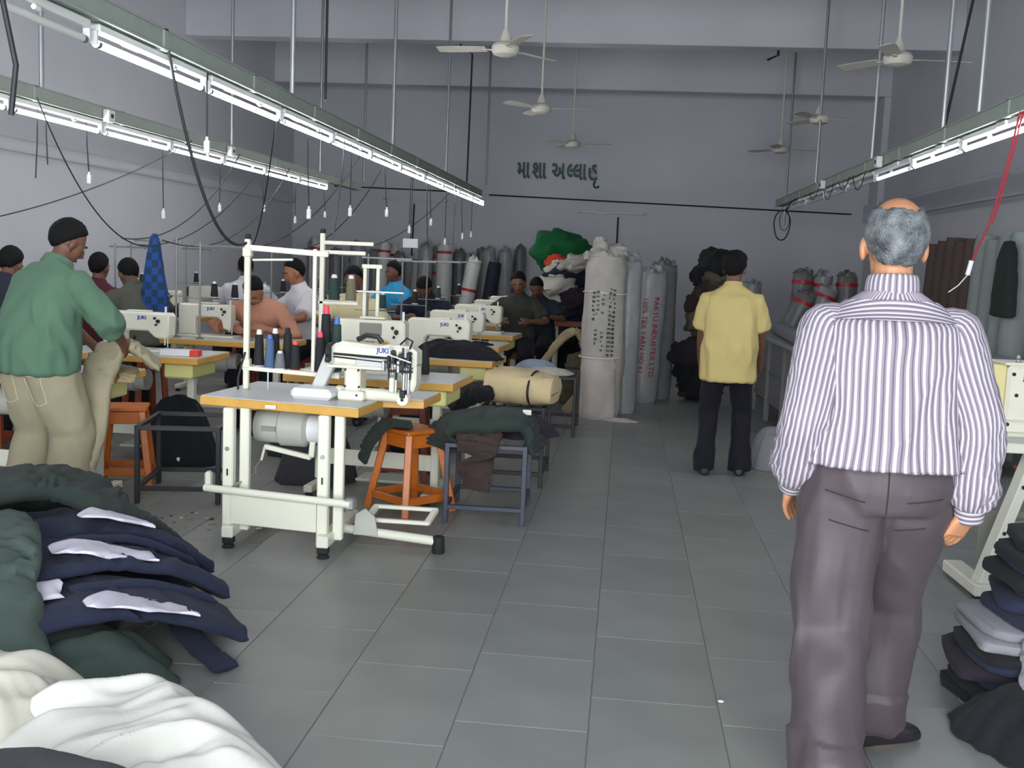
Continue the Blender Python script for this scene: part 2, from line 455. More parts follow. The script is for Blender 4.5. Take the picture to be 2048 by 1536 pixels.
conduit('dark conduit dropping to the right channel beside its steel rod', [(2.42, 8.0, 4.3), (2.18, 8.0, 2.52)], .010)
conduit('dark conduit hanging along the near left ceiling rod', [(-2.21, 7.1, 4.3), (-2.2, 7.15, 3.9), (-2.09, 7.2, 3.8), (-2.09, 7.2, 2.52)], .009)
# ---------------------------------------------------------------- sewing tables
TOP = .76
def sewing_table(loc, rz, label, W=1.06, D=.56, drawer=1, motor=True, group='sewing tables in rows', pedal=True):
    t = thing('sewing_table', label, 'sewing table', loc, rz, group)
    tt = MB().box((0, 0, TOP-.002), (W-.006, D-.006, .004), .001).build('tabletop', 'laminate', t)
    MB().box((0, 0, TOP-.026), (W, D, .044), .004).build('edge_band', 'edge_wood', tt)
    lx = W/2-.16
    for s in (-1, 1):
        leg = MB().box((s*lx, 0, .39), (.05, .06, .64), .006).build('leg', 'off_white_enamel', t)
        MB().box((s*lx, 0, .70), (.05, .40, .025), .004).build('top_bracket', 'off_white_enamel', leg)
        MB().box((s*lx, 0, .052), (.055, .50, .045), .006).build('foot_bar', 'off_white_enamel', t)
        for e in (-1, 1):
            MB().lathe([(.022, 0), (.026, .006), (.018, .03), (.012, .034)], 10, (s*lx, e*.22, 0)).build('rubber_foot', 'rubber', t)
    MB().box((0, .0, .22), (2*lx, .02, .10), .003).build('cross_plate', 'off_white_enamel', t)
    if drawer:
        MB().box((drawer*(W/2-.15), -.05, TOP-.048-.05), (.20, .40, .10), .012).build('drawer', 'drawer_plastic', t)
    if motor:
        mo = MB().cyl((-.26, .02, .56), (-.04, .02, .56), .085, 18); mo.cyl((-.04, .02, .56), (.04, .02, .56), .075, 18)
        mo = mo.build('motor', 'motor_grey', t)
        MB().box((-.12, .02, .675), (.12, .08, .07), .006).build('motor_mount', 'dark_steel', mo)
    if pedal:
        MB().box((.05, .02, .10), (.34, .22, .02), .006, rotm((0,0,0), R(0))).build('pedal', 'motor_grey', t)
    return t
def machine(loc, rz, label, group='sewing machines on the table rows', kind='lock', logo=True):
    """industrial machine head seen with pillar left, needle right (local -y side)"""
    t = thing('sewing_machine', label, 'sewing machine', loc, rz, group)
    MB().box((0, 0, .008), (.50, .18, .016), .004).build('bed', 'machine_enamel', t)
    if kind == 'lock':
        poly = [(-.245, .016), (-.105, .016), (-.105, .125), (-.085, .145), (.085, .145), (.13, .105), (.155, .095), (.215, .095), (.235, .12), (.24, .25), (.225, .272), (-.22, .275), (-.245, .255)]
    else:   # square throat
        poly = [(-.24, .016), (-.09, .016), (-.09, .15), (-.075, .165), (.10, .165), (.135, .14), (.15, .075), (.20, .06), (.215, .09), (.215, .255), (.20, .27), (-.225, .27), (-.24, .25)]
    MB().prism(poly, -.062, .062, .012).build('arm', 'machine_enamel', t)
    nx = .185
    MB().cyl((nx, 0, .10), (nx, 0, .045), .007, 8).build('needle_bar', 'steel', t)
    pf = MB().cyl((nx+.02, 0, .10), (nx+.02, 0, .03), .005, 8); pf.box((nx+.008, -.008, .024), (.03, .04, .008), .002)
    pf.build('presser_foot', 'steel', t)
    MB().lathe([(.03, -.016), (.058, -.012), (.06, .0), (.058, .012), (.03, .016)], 18, m=rotm((-.262, 0, .205), 0, PI/2)).build('handwheel', 'black_paint', t)
    tn = MB().cyl((.165, -.062, .215), (.165, -.078, .215), .013, 10); tn.cyl((.15, -.062, .19), (.15, -.074, .19), .008, 8); tn.cyl((.14, -.062, .235), (.14, -.076, .235), .009, 8)
    tn.build('tension_disc', 'dark_steel', t)
    MB().cyl((.19, 0, .27), (.19, 0, .315), .008, 8).build('thread_post', 'white_plastic', t)
    MB().box((.0, 0, .279), (.16, .07, .010), .003).build('top_cover', 'machine_enamel', t)
    if logo:
        lettering('JUKI', .034, 'logo_blue', t, rotm((.045, -.0630, .235), PI/2), .0012, bold=.0012)
    return t
mat('thread_black', srgb(28,28,32), .8); mat('thread_blue', srgb(74,96,128), .8); mat('thread_green', srgb(40,62,56), .8)
mat('thread_grey', srgb(110,112,116), .8); mat('cap_white', srgb(228,226,222), .5); mat('cap_pink', srgb(232,70,96), .5); mat('cap_blue', srgb(70,110,190), .5); mat('cap_red', srgb(232,78,70), .5)
def thread_cone(loc, label, thread, cap, h=.17, r=.032, group=None):
    t = thing('thread_cone', label, 'thread cone', loc, 0, group)
    MB().lathe([(r*.9, .006), (r, .02), (r*.72, h*.86), (r*.5, h*.87)], 14).build('thread', thread, t)
    c = MB().lathe([(r*.50, h*.86), (r*.55, h*.9), (r*.40, h), (r*.2, h)], 12).build('cone_tip', cap, t)
    MB().lathe([(r*.85, 0), (r*.95, .004), (r*.9, .009)], 14).build('cone_base', cap, t)
    return t
def pole_stand(loc, rz, label, h=.78, arm=.34, mat_='stand_grey', group='thread stands on the tables', cones=((.06, 'thread_black', 'cap_white'),)):
    """small thread stand on a table: pole, top arm with guide, lower tray with cones"""
    t = thing('thread_stand', label, 'thread stand', loc, rz, group)
    MB().lathe([(.035, 0), (.035, .008), (.012, .016)], 12).build('base', mat_, t)
    MB().cyl((0,0,.01), (0,0,h), .009, 8).build('pole', mat_, t)
    a = MB().bar((-.05, 0, h-.03), (arm, 0, h-.03), .014, .014, .002).build('guide_arm', mat_, t)
    for x in (arm*.5, arm*.95):
        MB().tube([(x+.012*math.cos(q), .012*math.sin(q), h-.045) for q in [2*PI*i/8 for i in range(8)]], .002, 5, closed=True).build('guide_eye', mat_, a)
    MB().bar((-.10, 0, h*.42), (.22, 0, h*.42), .016, .006, .001).build('tray_arm', mat_, t)
    for (x, _, _) in cones: MB().lathe([(.034, h*.42+.003), (.036, h*.42+.008), (.01, h*.42+.010)], 12, (x, 0, 0)).build('cone_rest', mat_, t)
    for (x, th, cp) in cones:
        c, s = math.cos(rz), math.sin(rz)
        thread_cone((loc[0]+x*c, loc[1]+x*s, loc[2]+h*.42+.0101), 'small %s thread cone on a table thread stand' % th.split('_')[1], th, cp, .13, .03, 'thread cones on the row stands')
    return t
# right-hand column of tables along the main aisle, numbered from the open front
RT = [(-1.49, 6.47), (-1.44, 7.92), (-1.55, 9.22), (-1.58, 10.62), (-1.60, 12.02), (-1.60, 13.42)]
rlab = ['sewing table right behind the front buttonhole table', 'sewing table with a black cloth heap on its top', 'sewing table with a small dark scrap on its top',
        'bare-topped sewing table fourth along the aisle', 'sewing table by the worker in a dark shirt', 'last sewing table of the aisle column by the dark clothing heap']
mlab = ['boxy sewing machine with a grey window right behind the front machine', 'sewing machine behind the black cloth heap', 'sewing machine beside the small dark scrap', 'sewing machine on the bare-topped table', 'sewing machine before the worker in a dark shirt', 'last sewing machine of the aisle column']
for i, (x, y) in enumerate(RT):
    sewing_table((x, y, 0), R(-4), rlab[i], motor=i < 4, pedal=i < 3)
    if i == 0:
        t = machine((-1.55, y+.03, TOP), R(-2), mlab[i], kind='square', logo=False); t.scale = (1, 1, 1.24)
        MB().box((.0, -.066, .225), (.14, .010, .062), .004).build('window_panel', mat('panel_grey', srgb(132,132,122), .4), t)
    else: machine((x-.0+[0,.06,.1,.12,.14,.14][i], y+.04, TOP), R(-4), mlab[i])
# second column, left of the aisle
LT = [(-3.37, 5.82), (-3.34, 7.10), (-3.20, 8.50), (-3.2, 10.3), (-3.2, 11.75), (-3.2, 13.1)]
llab = ['sewing table at which the man in the green shirt stands', 'sewing table with a white and red box on it', 'sewing table where the worker in the peach shirt bends',
        'sewing table in front of the worker in the cream shirt', 'sewing table by the worker in the bright blue shirt', 'last sewing table of the middle column']
for i, (x, y) in enumerate(LT):
    sewing_table((x, y, 0), R(-1), llab[i], motor=i < 3, pedal=i < 2)
LM = [(-3.83, 5.86, 'machine behind the green-shirted man, mostly hidden'), (-3.37, 7.14, 'sewing machine behind the table box, its blue mark toward the front'), (-3.44, 8.55, 'sewing machine with an open square throat before the peach shirt'),
      (-3.1, 10.35, 'sewing machine in front of the cream-shirted worker'), (-3.1, 11.8, 'sewing machine near the bright blue shirt'), (-3.1, 13.15, 'last sewing machine of the middle column')]
for i, (x, y, l) in enumerate(LM):
    machine((x, y, TOP), R(-1), l if 'sewing' in l else 'sewing machine mostly hidden by the man in green', kind='square' if i == 2 else 'lock')
# third column by the pale wall
for i, y in enumerate((6.6, 8.0, 9.4, 10.8, 12.2, 13.6)):
    sewing_table((-4.95, y, 0), 0, ['sewing table by the wall before the half-hidden dark head', 'sewing table by the wall beside the maroon shirt', 'sewing table by the wall behind the maroon shirt', 'fourth sewing table along the pale wall', 'fifth sewing table along the pale wall', 'last sewing table along the pale wall'][i], motor=False, drawer=0, pedal=False)
    machine((-4.9, y+.02, TOP), PI if i in (1, 2) else 0, ['sewing machine by the wall before the half-hidden dark head', 'sewing machine by the wall beside the maroon shirt', 'sewing machine by the wall behind the maroon shirt', 'fourth sewing machine along the pale wall', 'fifth sewing machine along the pale wall', 'last sewing machine along the pale wall'][i], logo=i == 0)
# thread stands on the columns
for i, (x, y, rz, arm, h) in enumerate([(-3.62, 8.32, R(180), .36, .80), (-3.40, 8.27, 0, .42, .78), (-4.92, 7.0, 0, .30, .80), (-3.02, 8.35, R(180), .3, .77), (-4.55, 9.15, 0, .34, .74), (-3.45, 10.15, 0, .34, .76), (-3.5, 11.6, 0, .3, .76), (-3.5, 12.95, 0, .3, .74),
        (-1.96, 8.0, 0, .34, .74), (-1.98, 9.35, 0, .3, .72), (-2.02, 10.75, 0, .34, .72), (-2.02, 12.1, 0, .3, .72), (-5.1, 10.6, 0, .3, .74), (-5.1, 12.0, 0, .3, .74)]):
    z = TOP
    pole_stand((x, y, z), rz, ['thread stand carrying the blue checked cloth', 'thread stand right of the blue checked cloth', 'thread stand by the half-hidden dark head at the wall side', 'thread stand left of the bent peach shirt', 'thread stand behind the maroon shirt', 'thread stand by the white-shirted worker', 'thread stand by the bright blue shirt', 'thread stand on the last middle table',
        'thread stand behind the black cloth heap', 'thread stand by the small dark scrap', 'thread stand on the bare-topped table', 'thread stand before the dark-shirted worker', 'thread stand on the fourth wall table', 'thread stand on the fifth wall table'][i], h, arm, cones=((.12, 'thread_black' if i % 2 else 'thread_green', 'cap_white'),))

# ---------------------------------------------------------------- the front buttonhole-type machine on its white stand
def front_table():
    A = [(-2.12, 5.17), (-1.26, 5.02), (-1.23, 5.42), (-1.02, 5.45), (-.99, 5.80), (-2.06, 5.86)]
    ox, oy = -1.6, 5.45
    t = thing('machine_stand', 'white steel stand with notched tabletop in front of all other tables', 'sewing table', (ox, oy, 0))
    P = [(a-ox, b-oy) for a, b in A]
    m = Matrix(((1,0,0,0),(0,0,-1,0),(0,1,0,0),(0,0,0,1)))     # (x,y,z)->(x,-z,y): prism depth becomes -height
    def slab(poly, z0, z1, ch):
        mb = MB(); n = len(poly)
        b = len(mb.v)
        mm = Matrix(((1,0,0,0),(0,0,1,0),(0,1,0,0),(0,0,0,1)))
        return mb.prism(poly, z0, z1, ch, mm)
    tp = slab([(x*.994, y*.99) for x, y in P], TOP-.012, TOP-.008, 0).build('tabletop', 'laminate', t)
    slab(P, TOP-.056, TOP-.0125, .004).build('edge_band', 'edge_wood', tp)
    # two white leg frames, joined by the big plate; the front side leans toward us
    for k, (x, y) in enumerate(((-.345, -.33), (.165, -.40))):
        leg = MB().box((x, y, .375), (.055, .05, .66), .006)
        leg = leg.build('leg', 'off_white_enamel', t)
        l2 = MB().box((x+.065, y+.05, .39), (.05, .04, .64), .006).build('leg_brace', 'off_white_enamel', t)
        for z in (.50, .28): MB().cyl((x+.0, y-.026, z), (x, y-.034, z), .011, 10).build('bolt', 'steel', leg)
        MB().box((x, y-.0262, .38), (.008, .002, .035), .0).build('slot', 'dark_steel', leg)
        MB().box((x+.02, y+.22, .085), (.06, .60, .06), .006).build('foot_bar', 'off_white_enamel', t)
        for e in (-.05, .50):
            MB().box((x+.02, y+e, .045), (.055, .05, .05), .008).build('foot_block', 'rubber', t)
            MB().lathe([(.03, 0), (.033, .008), (.018, .022)], 12, (x+.02, y+e, 0)).build('rubber_foot', 'rubber', t)
    pl_ = MB().bar((-.32, -.365, .205), (.14, -.43, .205), .012, .17, .003, up=(0, 0, 1))
    cp = pl_.build('cross_plate', 'off_white_enamel', t)
    # treadle rod along the front, its brackets, the chain to the motor, and the pedal on its floor tube
    MB().cyl((-.45, -.385, .30), (.33, -.50, .29), .019, 14).build('treadle_rod', 'off_white_enamel', t)
    MB().box((-.44, -.36, .33), (.03, .05, .10), .01).build('rod_bracket', 'off_white_enamel', t)
    MB().box((.325, -.48, .29), (.05, .06, .06), .008).build('rod_clamp', 'steel', t)
    MB().cyl((.16, -.13, .075), (.72, -.22, .060), .024, 14).build('floor_tube', 'off_white_enamel', t)
    MB().lathe([(.03, 0), (.034, .01), (.03, .085), (.02, .09)], 12, (.72, -.22, 0)).build('tube_end', 'rubber', t)
    pd = MB(); pd.box((.48, -.12, .125), (.34, .03, .02), .004); pd.box((.50, .02, .165), (.34, .03, .02), .004)
    pd.bar((.32, -.12, .125), (.34, .02, .165), .03, .02); pd.bar((.64, -.12, .125), (.66, .02, .165), .03, .02)
    pd.build('pedal', 'off_white_enamel', t)
    MB().prism([(.27, .06), (.40, .06), (.38, .16), (.33, .20), (.28, .17)], -.20, -.185, .002).build('pedal_bracket', 'motor_grey', t)
    # motor with belt guard and speed lever
    mo = MB().tube([(-.29, -.07, .58), (-.285, -.07, .58), (-.16, -.075, .58), (-.15, -.075, .58), (-.02, -.08, .58), (.0, -.08, .58)], [.075, .086, .088, .10, .10, .07], 20).build('motor', 'motor_grey', t)
    MB().cyl((.0, -.08, .58), (.075, -.085, .58), .075, 20).build('belt_guard', 'white_plastic', mo)
    MB().box((-.20, -.168, .58), (.075, .006, .025), .001).build('rating_plate', 'panel_grey', mo)
    MB().box((-.08, -.07, .69), (.16, .10, .04), .004).build('motor_mount', 'dark_steel', mo)
    lv = MB().bar((-.24, -.10, .475), (.02, -.13, .435), .03, .025, .004); lv.bar((.02, -.13, .435), (.02, -.10, .53), .03, .02, .004); lv.bar((-.24, -.10, .475), (-.255, -.11, .40), .012, .012, .002)
    lv.build('speed_lever', 'off_white_enamel', t)
    MB().tube([(-.255, -.11, .40), (-.27, -.15, .37), (-.255, -.19, .34), (-.28, -.25, .33), (-.31, -.37, .31)], .006, 6).build('treadle_hook', 'steel', t)
    MB().box((.05, -.02, .40), (.07, .06, .18), .006).build('solenoid_box', 'motor_grey', t)
    lb = MB().box((-.12, -.374, TOP-.034), (.055, .001, .018), 0, None); lb.build('sticker', 'white_plastic', tp)
    tp.children  # keep order
    return t
front_table()
FT = TOP-.008
def front_machine():
    t = thing('buttonhole_machine', 'cylinder-arm sewing machine with many steel levers on the front stand', 'sewing machine', (-1.40, 5.36, FT), R(-5))
    MB().box((-.15, -.06, .028), (.22, .20, .056), .018).build('oil_tray', 'white_plastic', t)
    MB().prism([(-.20, .05), (-.13, .05), (-.03, .27), (-.07, .285), (-.12, .25)], -.02, .03, .006).build('belt_cover', 'panel_pale', t)
    MB().box((.04, -.01, .025), (.14, .16, .05), .008).build('base', 'machine_enamel', t)
    MB().box((.035, 0, .115), (.085, .11, .15), .010).build('column', 'machine_enamel', t)
    arm = MB().prism([(-.07, .175), (.36, .165), (.375, .19), (.375, .265), (.34, .29), (.22, .292), (.17, .285), (-.02, .30), (-.06, .285), (-.075, .26)], -.065, .065, .018).build('arm', 'machine_enamel', t)
    MB().prism([(.30, .06), (.36, .06), (.375, .10), (.375, .20), (.29, .20)], -.055, .05, .01).build('head', 'machine_enamel', t)
    MB().tube([(-.06, .0, .03), (.20, -.02, .03), (.30, -.04, .028), (.33, -.05, .025)], [.035, .032, .028, .026], 14).build('cylinder_bed', 'machine_enamel', t)
    MB().lathe([(.012, -.006), (.030, -.006), (.032, .0), (.030, .006), (.012, .006)], 16, m=rotm((.315, -.08, .022), PI/2)).build('needle_plate', 'machine_enamel', t)
    MB().cyl((.315, -.0865, .022), (.315, -.089, .022), .009, 10).build('bobbin_hole', 'dark_steel', t)
    r = MB().cyl((-.06, -.072, .235), (.30, -.075, .225), .006, 8); r.cyl((-.06, -.075, .22), (.24, -.078, .205), .004, 8); r.build('thread_rod', 'dark_steel', t)
    lv = random.Random(3)
    for i in range(7):
        x = .24+.018*i; z0 = .10+lv.random()*.08
        MB().cyl((x, -.075-.006*lv.random(), z0), (x+.01*lv.uniform(-1, 1), -.085, z0+.09+.06*lv.random()), .005, 8).build('lever', 'steel' if i % 2 else 'dark_steel', t)
    for i, (x, z) in enumerate(((.26, .26), (.30, .245), (.335, .225), (.29, .21), (.345, .255))):
        MB().cyl((x, -.065, z), (x, -.092, z), .012, 10).build('tension_disc', 'dark_steel', t)
    for x in (.275, .315, .34):
        MB().cyl((x, -.07, .16), (x, -.07, .055), .008, 10).build('needle_bar', 'steel', t)
    pf = MB().box((.315, -.075, .05), (.03, .03, .04), .004).build('presser_foot', 'dark_steel', t)
    MB().tube([(.05, -.02, .31), (.10, -.03, .335), (.16, -.03, .33), (.18, -.02, .30)], .014, 8).build('lifting_lever', 'black_paint', t)
    MB().cyl((-.09, 0, .235), (-.115, 0, .235), .05, 18).build('handwheel', 'dark_steel', t)
    MB().box((.06, -.02, .172), (.30, .13, .014), .003).build('arm_flange', 'machine_enamel', t)
    MB().box((.16, -.072, .20), (.20, .014, .045), .004).build('looper_cover', 'panel_pale', t)
    for i in range(6):
        x = .215+.026*i; z0 = .19+.02*(i % 3)
        MB().box((x, -.088, z0), (.016, .03, .05+.012*(i % 2)), .003).build('lever_block', 'dark_steel' if i % 3 else 'steel', t)
    MB().bar((.22, -.10, .215), (.37, -.10, .185), .007, .007).build('link_rod', 'dark_steel', t)
    MB().bar((.24, -.105, .25), (.36, -.10, .215), .006, .006).build('link_rod', 'steel', t)
    MB().box((.30, -.08, .165), (.12, .04, .010), .002).build('clamp_plate', 'dark_steel', t)
    MB().tube([(.34, -.06, .28), (.36, -.08, .32), (.33, -.08, .335), (.29, -.06, .30)], .005, 6).build('take_up_wire', 'dark_steel', t)
    MB().cyl((.255, -.075, .13), (.255, -.075, .06), .014, 12).build('air_cylinder', 'machine_enamel', t)
    MB().cyl((-.09, -.05, .20), (-.11, -.05, .20), .016, 12).build('pulley', 'black_paint', t)
    for (x, z) in ((.0, .07), (.075, .07), (.075, .03), (.0, .155), (.07, .155)):
        MB().cyl((x, -.056 if z > .06 else -.09, z), (x, -.062 if z > .06 else -.094, z), .006, 8).build('screw', 'dark_steel', t)
    lettering('JUKI', .034, 'logo_blue', arm, rotm((.20, -.0655, .262), PI/2), .001, bold=.0012)
mat('panel_pale', srgb(196,198,194), .4)
front_machine()
def front_stand():
    t = thing('thread_rack', 'tall cream thread rack with two posts on the front stand', 'thread rack', (-2.0, 5.50, FT))
    def post(x, h): 
        p = MB().bar((x, 0, 0), (x, 0, h), .030, .030, .005).build('post', 'machine_enamel', t)
        MB().box((x, 0, h+.012), (.026, .026, .03), .004).build('post_cap', 'rubber', p)
        for z in (.14, h-.07): MB().box((x, 0, z), (.046, .046, .05), .006).build('clamp', 'machine_enamel', p)
    post(0, .80)
    p = MB().cyl((.36, .02, .11), (.36, .02, .76), .011, 10).build('rear_post', 'machine_enamel', t)
    MB().bar((-.01, 0, .755), (.43, .03, .735), .026, .03, .004).build('top_bar', 'machine_enamel', t)
    MB().cyl((.02, .02, .69), (.24, .02, .70), .006, 8).build('guide_rod', 'machine_enamel', t)
    MB().bar((-.02, 0, .115), (.52, -.02, .095), .03, .022, .003).build('lower_bar', 'machine_enamel', t)
    MB().bar((.0, .08, .115), (.52, .08, .10), .03, .02, .003).build('lower_bar', 'machine_enamel', t)
    for x in (.0, .50): MB().box((x, .04, .108), (.03, .12, .012), .002).build('bar_tie', 'machine_enamel', t)
    for x in (.12, .44): MB().cyl((x, 0, .0), (x, 0, .10), .005, 8).build('support_pin', 'steel', t)
    MB().tube([(.0, -.02, .2), (-.02, -.03, .12), (-.035, -.03, .06), (-.03, -.04, .0)], .006, 6).build('cable', 'cable_black', t)
    k = 0
    cones = [(.055, .04, .20, 'thread_black', 'cap_white', 'black thread cone with white tip nearest the rack post'), (.13, .08, .21, 'thread_black', 'cap_white', 'black thread cone with white tip behind the blue cone'),
             (.125, .01, .18, 'thread_blue', 'cap_blue', 'blue thread cone standing on the front rack'), (.20, .08, .22, 'thread_black', 'thread_black', 'all black thread cone between the blue and pink-tipped cones'),
             (.265, .01, .16, 'thread_black', 'cap_red', 'slim black thread cone with a red tip'), (.40, .01, .22, 'thread_black', 'cap_pink', 'lower black thread cone with a pink tip by the machine'),
             (.41, .08, .36, 'thread_black', 'cap_pink', 'tall black thread cone with a pink tip by the machine'), (.185, .0, .10, 'thread_grey', 'cap_white', 'short grey thread cone in front of the black ones')]
    for (x, y, h, th, cp, lab) in cones:
        thread_cone((-2.0+x, 5.50+y, FT+.118-.02*x/.5+.004), lab, th, cp, h, .029 if h < .3 else .033, 'thread cones on the front rack')
    for x in (.47,): 
        thread_cone((-2.0+x, 5.50+.08, FT+.105), 'dark green thread cone with a blue tip behind the pink-tipped cones', 'thread_green', 'cap_blue', .30, .032, 'thread cones on the front rack')
front_stand()
# taller thread rack on the table behind
def rear_rack():
    t = thing('thread_rack', 'tall thread rack with twin top bars on the second aisle table', 'thread rack', (-1.93, 6.66, TOP))
    MB().bar((0,0,0), (0,0,.86), .03, .03, .005).build('post', 'machine_enamel', t)
    MB().box((0, 0, .87), (.03, .03, .03), .004).build('post_cap', 'rubber', t)
    for z, x in ((.80, .33), (.74, .28)): MB().bar((-.01, 0, z), (x, .0, z+.0), .022, .024, .003).build('top_bar', 'machine_enamel', t)
    MB().bar((-.02, 0, .42), (.24, 0, .42), .03, .02, .003).build('cone_bar', 'machine_enamel', t)
    t2 = thing('thread_rack', 'slim square thread rack beside the boxy machine', 'thread rack', (-1.66, 6.70, TOP))
    for x in (0, .085): MB().bar((x,0,0), (x,0,.66), .022, .022, .003).build('post', 'machine_enamel', t2)
    MB().bar((-.02,0,.66), (.11,0,.66), .026, .026, .003).build('top_bar', 'machine_enamel', t2)
    for z in (.5, .28): MB().bar((-.08, -.02, z), (.26, -.02, z), .012, .012, .002).build('guide_arm', 'steel', t2)
    thread_cone((-1.90+.05, 6.66, TOP+.430), 'dark green thread cone on the twin-bar rack', 'thread_green', 'cap_white', .17, .038, 'thread cones on the twin-bar rack')
    thread_cone((-1.90+.16, 6.66, TOP+.430), 'olive thread cone on the twin-bar rack', mat('thread_olive', srgb(112,108,84), .8), 'cap_white', .17, .036, 'thread cones on the twin-bar rack')
rear_rack()
thread_cone((-1.24, 6.60, TOP), 'black thread cone beside the boxy machine', 'thread_black', 'thread_black', .19, .036)
bx_ = thing('carton', 'small white carton with a red end on the second table', 'box', (-2.98, 6.93, TOP), R(8))
MB().box((-.03, 0, .021), (.20, .10, .04), .003).build('carton_body', 'white_plastic', bx_)
MB().box((.10, 0, .022), (.06, .103, .042), .003).build('carton_end', mat('carton_red', srgb(216,60,44), .5), bx_)

# ---------------------------------------------------------------- stools and racks
def stool(loc, rz, label, m='orange_wood', h=.50, s=.15, splay=.09):
    t = thing('wooden_stool', label, 'stool', loc, rz, 'wooden stools')
    MB().box((0, 0, h-.012), (2*s, 2*s, .024), .006).build('seat', m, t)
    for i in range(4):
        a = PI/4+i*PI/2; ca, sa = (1 if math.cos(a) > 0 else -1), (1 if math.sin(a) > 0 else -1)
        MB().bar((ca*(s-.03), sa*(s-.03), h-.024), (ca*(s+splay-.03), sa*(s+splay-.03), 0.012), .042, .042, .005).build('leg', m, t)
        b = (ca*(s-.03), sa*(s-.03)); 
        c2, s2 = -sa, ca
        MB().bar((ca*(s-.025), sa*(s-.025), h-.065), (c2*(s-.025), s2*(s-.025), h-.065), .02, .075, .003).build('apron', m, t)
        k = s+splay*.80-.03
        MB().bar((ca*k, sa*k, .10), (c2*k, s2*k, .10), .025, .045, .004).build('stretcher', m, t)
    return t
stool((-1.20, 6.08, 0), R(45+5), 'orange wooden stool with a dark cloth over one corner', s=.135, splay=.075)
stool((-3.06, 6.30, 0), R(20), 'orange wooden stool under the table of the man in green', s=.13, splay=.05)
stool((-1.42, 6.95, 0), R(5), 'dark red-brown stool under the second aisle table', 'dark_wood', .56, .15, .03)
stool((2.28, 5.75, 0), R(10), 'red-brown stool behind the white leg of the cream machine table', 'dark_wood', .52, .15, .05)
def steel_rack(loc, rz, label, W, D, H, m='black_paint', low=.09):
    t = thing('steel_frame', label, 'frame stand', loc, rz, 'welded steel frames beside the tables')
    for x in (-W/2, W/2):
        for y in (-D/2, D/2):
            MB().bar((x, y, 0), (x, y, H), .028, .028, .003).build('leg', m, t)
    for z in (low, H-.014):
        for y in (-D/2, D/2): MB().bar((-W/2, y, z), (W/2, y, z), .026, .026, .003).build('rail', m, t)
        for x in (-W/2, W/2): MB().bar((x, -D/2, z), (x, D/2, z), .026, .026, .003).build('rail', m, t)
    return t
steel_rack((-.745, 6.16, 0), R(2), 'dark blue steel frame holding dark trousers beside the orange stool', .44, .55, .46, 'blue_black_paint')
steel_rack((-2.60, 6.15, 0), R(12), 'empty black steel frame between the green-shirted man and the white stand', .46, .56, .46)
steel_rack((-.70, 7.25, 0), R(0), 'black steel frame under the beige trouser bundle', .40, .60, .54)
steel_rack((-.62, 9.45, 0), R(0), 'black steel frame with white scraps before the tall sacks', .46, .70, .52)
# ---------------------------------------------------------------- people
def fabric(name, col, rough=.85, sheen=.0, bump=.25, bscale=220, var=.06, scale=5.):
    return mat(name, col, rough, var=var, scale=scale, bump=bump, bscale=bscale, sheen=min(sheen, .04), spec=.25)
mat('skin_brown', srgb(158,106,78), .55, var=.05, scale=14); mat('skin_dark', srgb(104,70,54), .55, var=.05, scale=14); mat('skin_tan', srgb(176,124,90), .5, var=.05, scale=14)
mat('hair_black', srgb(13,13,14), .75, var=.2, scale=60, bump=.6, bscale=150, spec=.2)
mat('eye_white', srgb(150,140,130), .4); mat('eye_dark', srgb(24,18,16), .3); mat('lip', srgb(120,70,60), .5)
def remesh(mb, voxel, sm=4):
    me = mb.mesh('tmp', 0); o = bpy.data.objects.new('tmp', me); COL.objects.link(o)
    r = o.modifiers.new('r', 'REMESH'); r.mode = 'VOXEL'; r.voxel_size = voxel
    if sm: s = o.modifiers.new('s', 'SMOOTH'); s.factor = .5; s.iterations = sm
    dg = bpy.context.evaluated_depsgraph_get(); out = bpy.data.meshes.new_from_object(o.evaluated_get(dg))
    bpy.data.objects.remove(o); bpy.data.meshes.remove(me)
    return out
def smooth_all(me):
    me.polygons.foreach_set('use_smooth', [True]*len(me.polygons)); return me
def wrinkle(me, amp, fr, seed=0., ridge=True, fn=None):
    """push vertices along their normals by fold noise; fr = frequencies per axis"""
    me.update(); nn = [v.normal.copy() for v in me.vertices]
    for v, n in zip(me.vertices, nn):
        p = Vector((v.co.x*fr[0]+seed, v.co.y*fr[1]+seed*.7, v.co.z*fr[2]-seed))
        q = mnoise.noise(p)*.65+mnoise.noise(p*2.1+Vector((7, 3, 1)))*.35
        if ridge: q = (1-3.2*abs(q))*.9
        a = amp*(fn(v.co) if fn else 1.)
        v.co += n*q*a
    me.update(); return me
def ring_loft(mb, rings, n=24, e=2.3):
    """rings: (centre, xaxis, yaxis, a, b)"""
    base = len(mb.v)
    for (c, x, y, a, b) in rings:
        for j in range(n):
            t = 2*PI*j/n; ct, st = math.cos(t), math.sin(t)
            px = math.copysign(abs(ct)**(2/e), ct)*a; py = math.copysign(abs(st)**(2/e), st)*b
            mb.v.append(tuple(c+x*px+y*py))
    k = len(rings)
    for i in range(k-1):
        for j in range(n):
            mb.f.append((base+i*n+j, base+i*n+(j+1) % n, base+(i+1)*n+(j+1) % n, base+(i+1)*n+j))
    mb.f.append(tuple(base+j for j in range(n))[::-1]); mb.f.append(tuple(base+(k-1)*n+j for j in range(n)))
    return mb
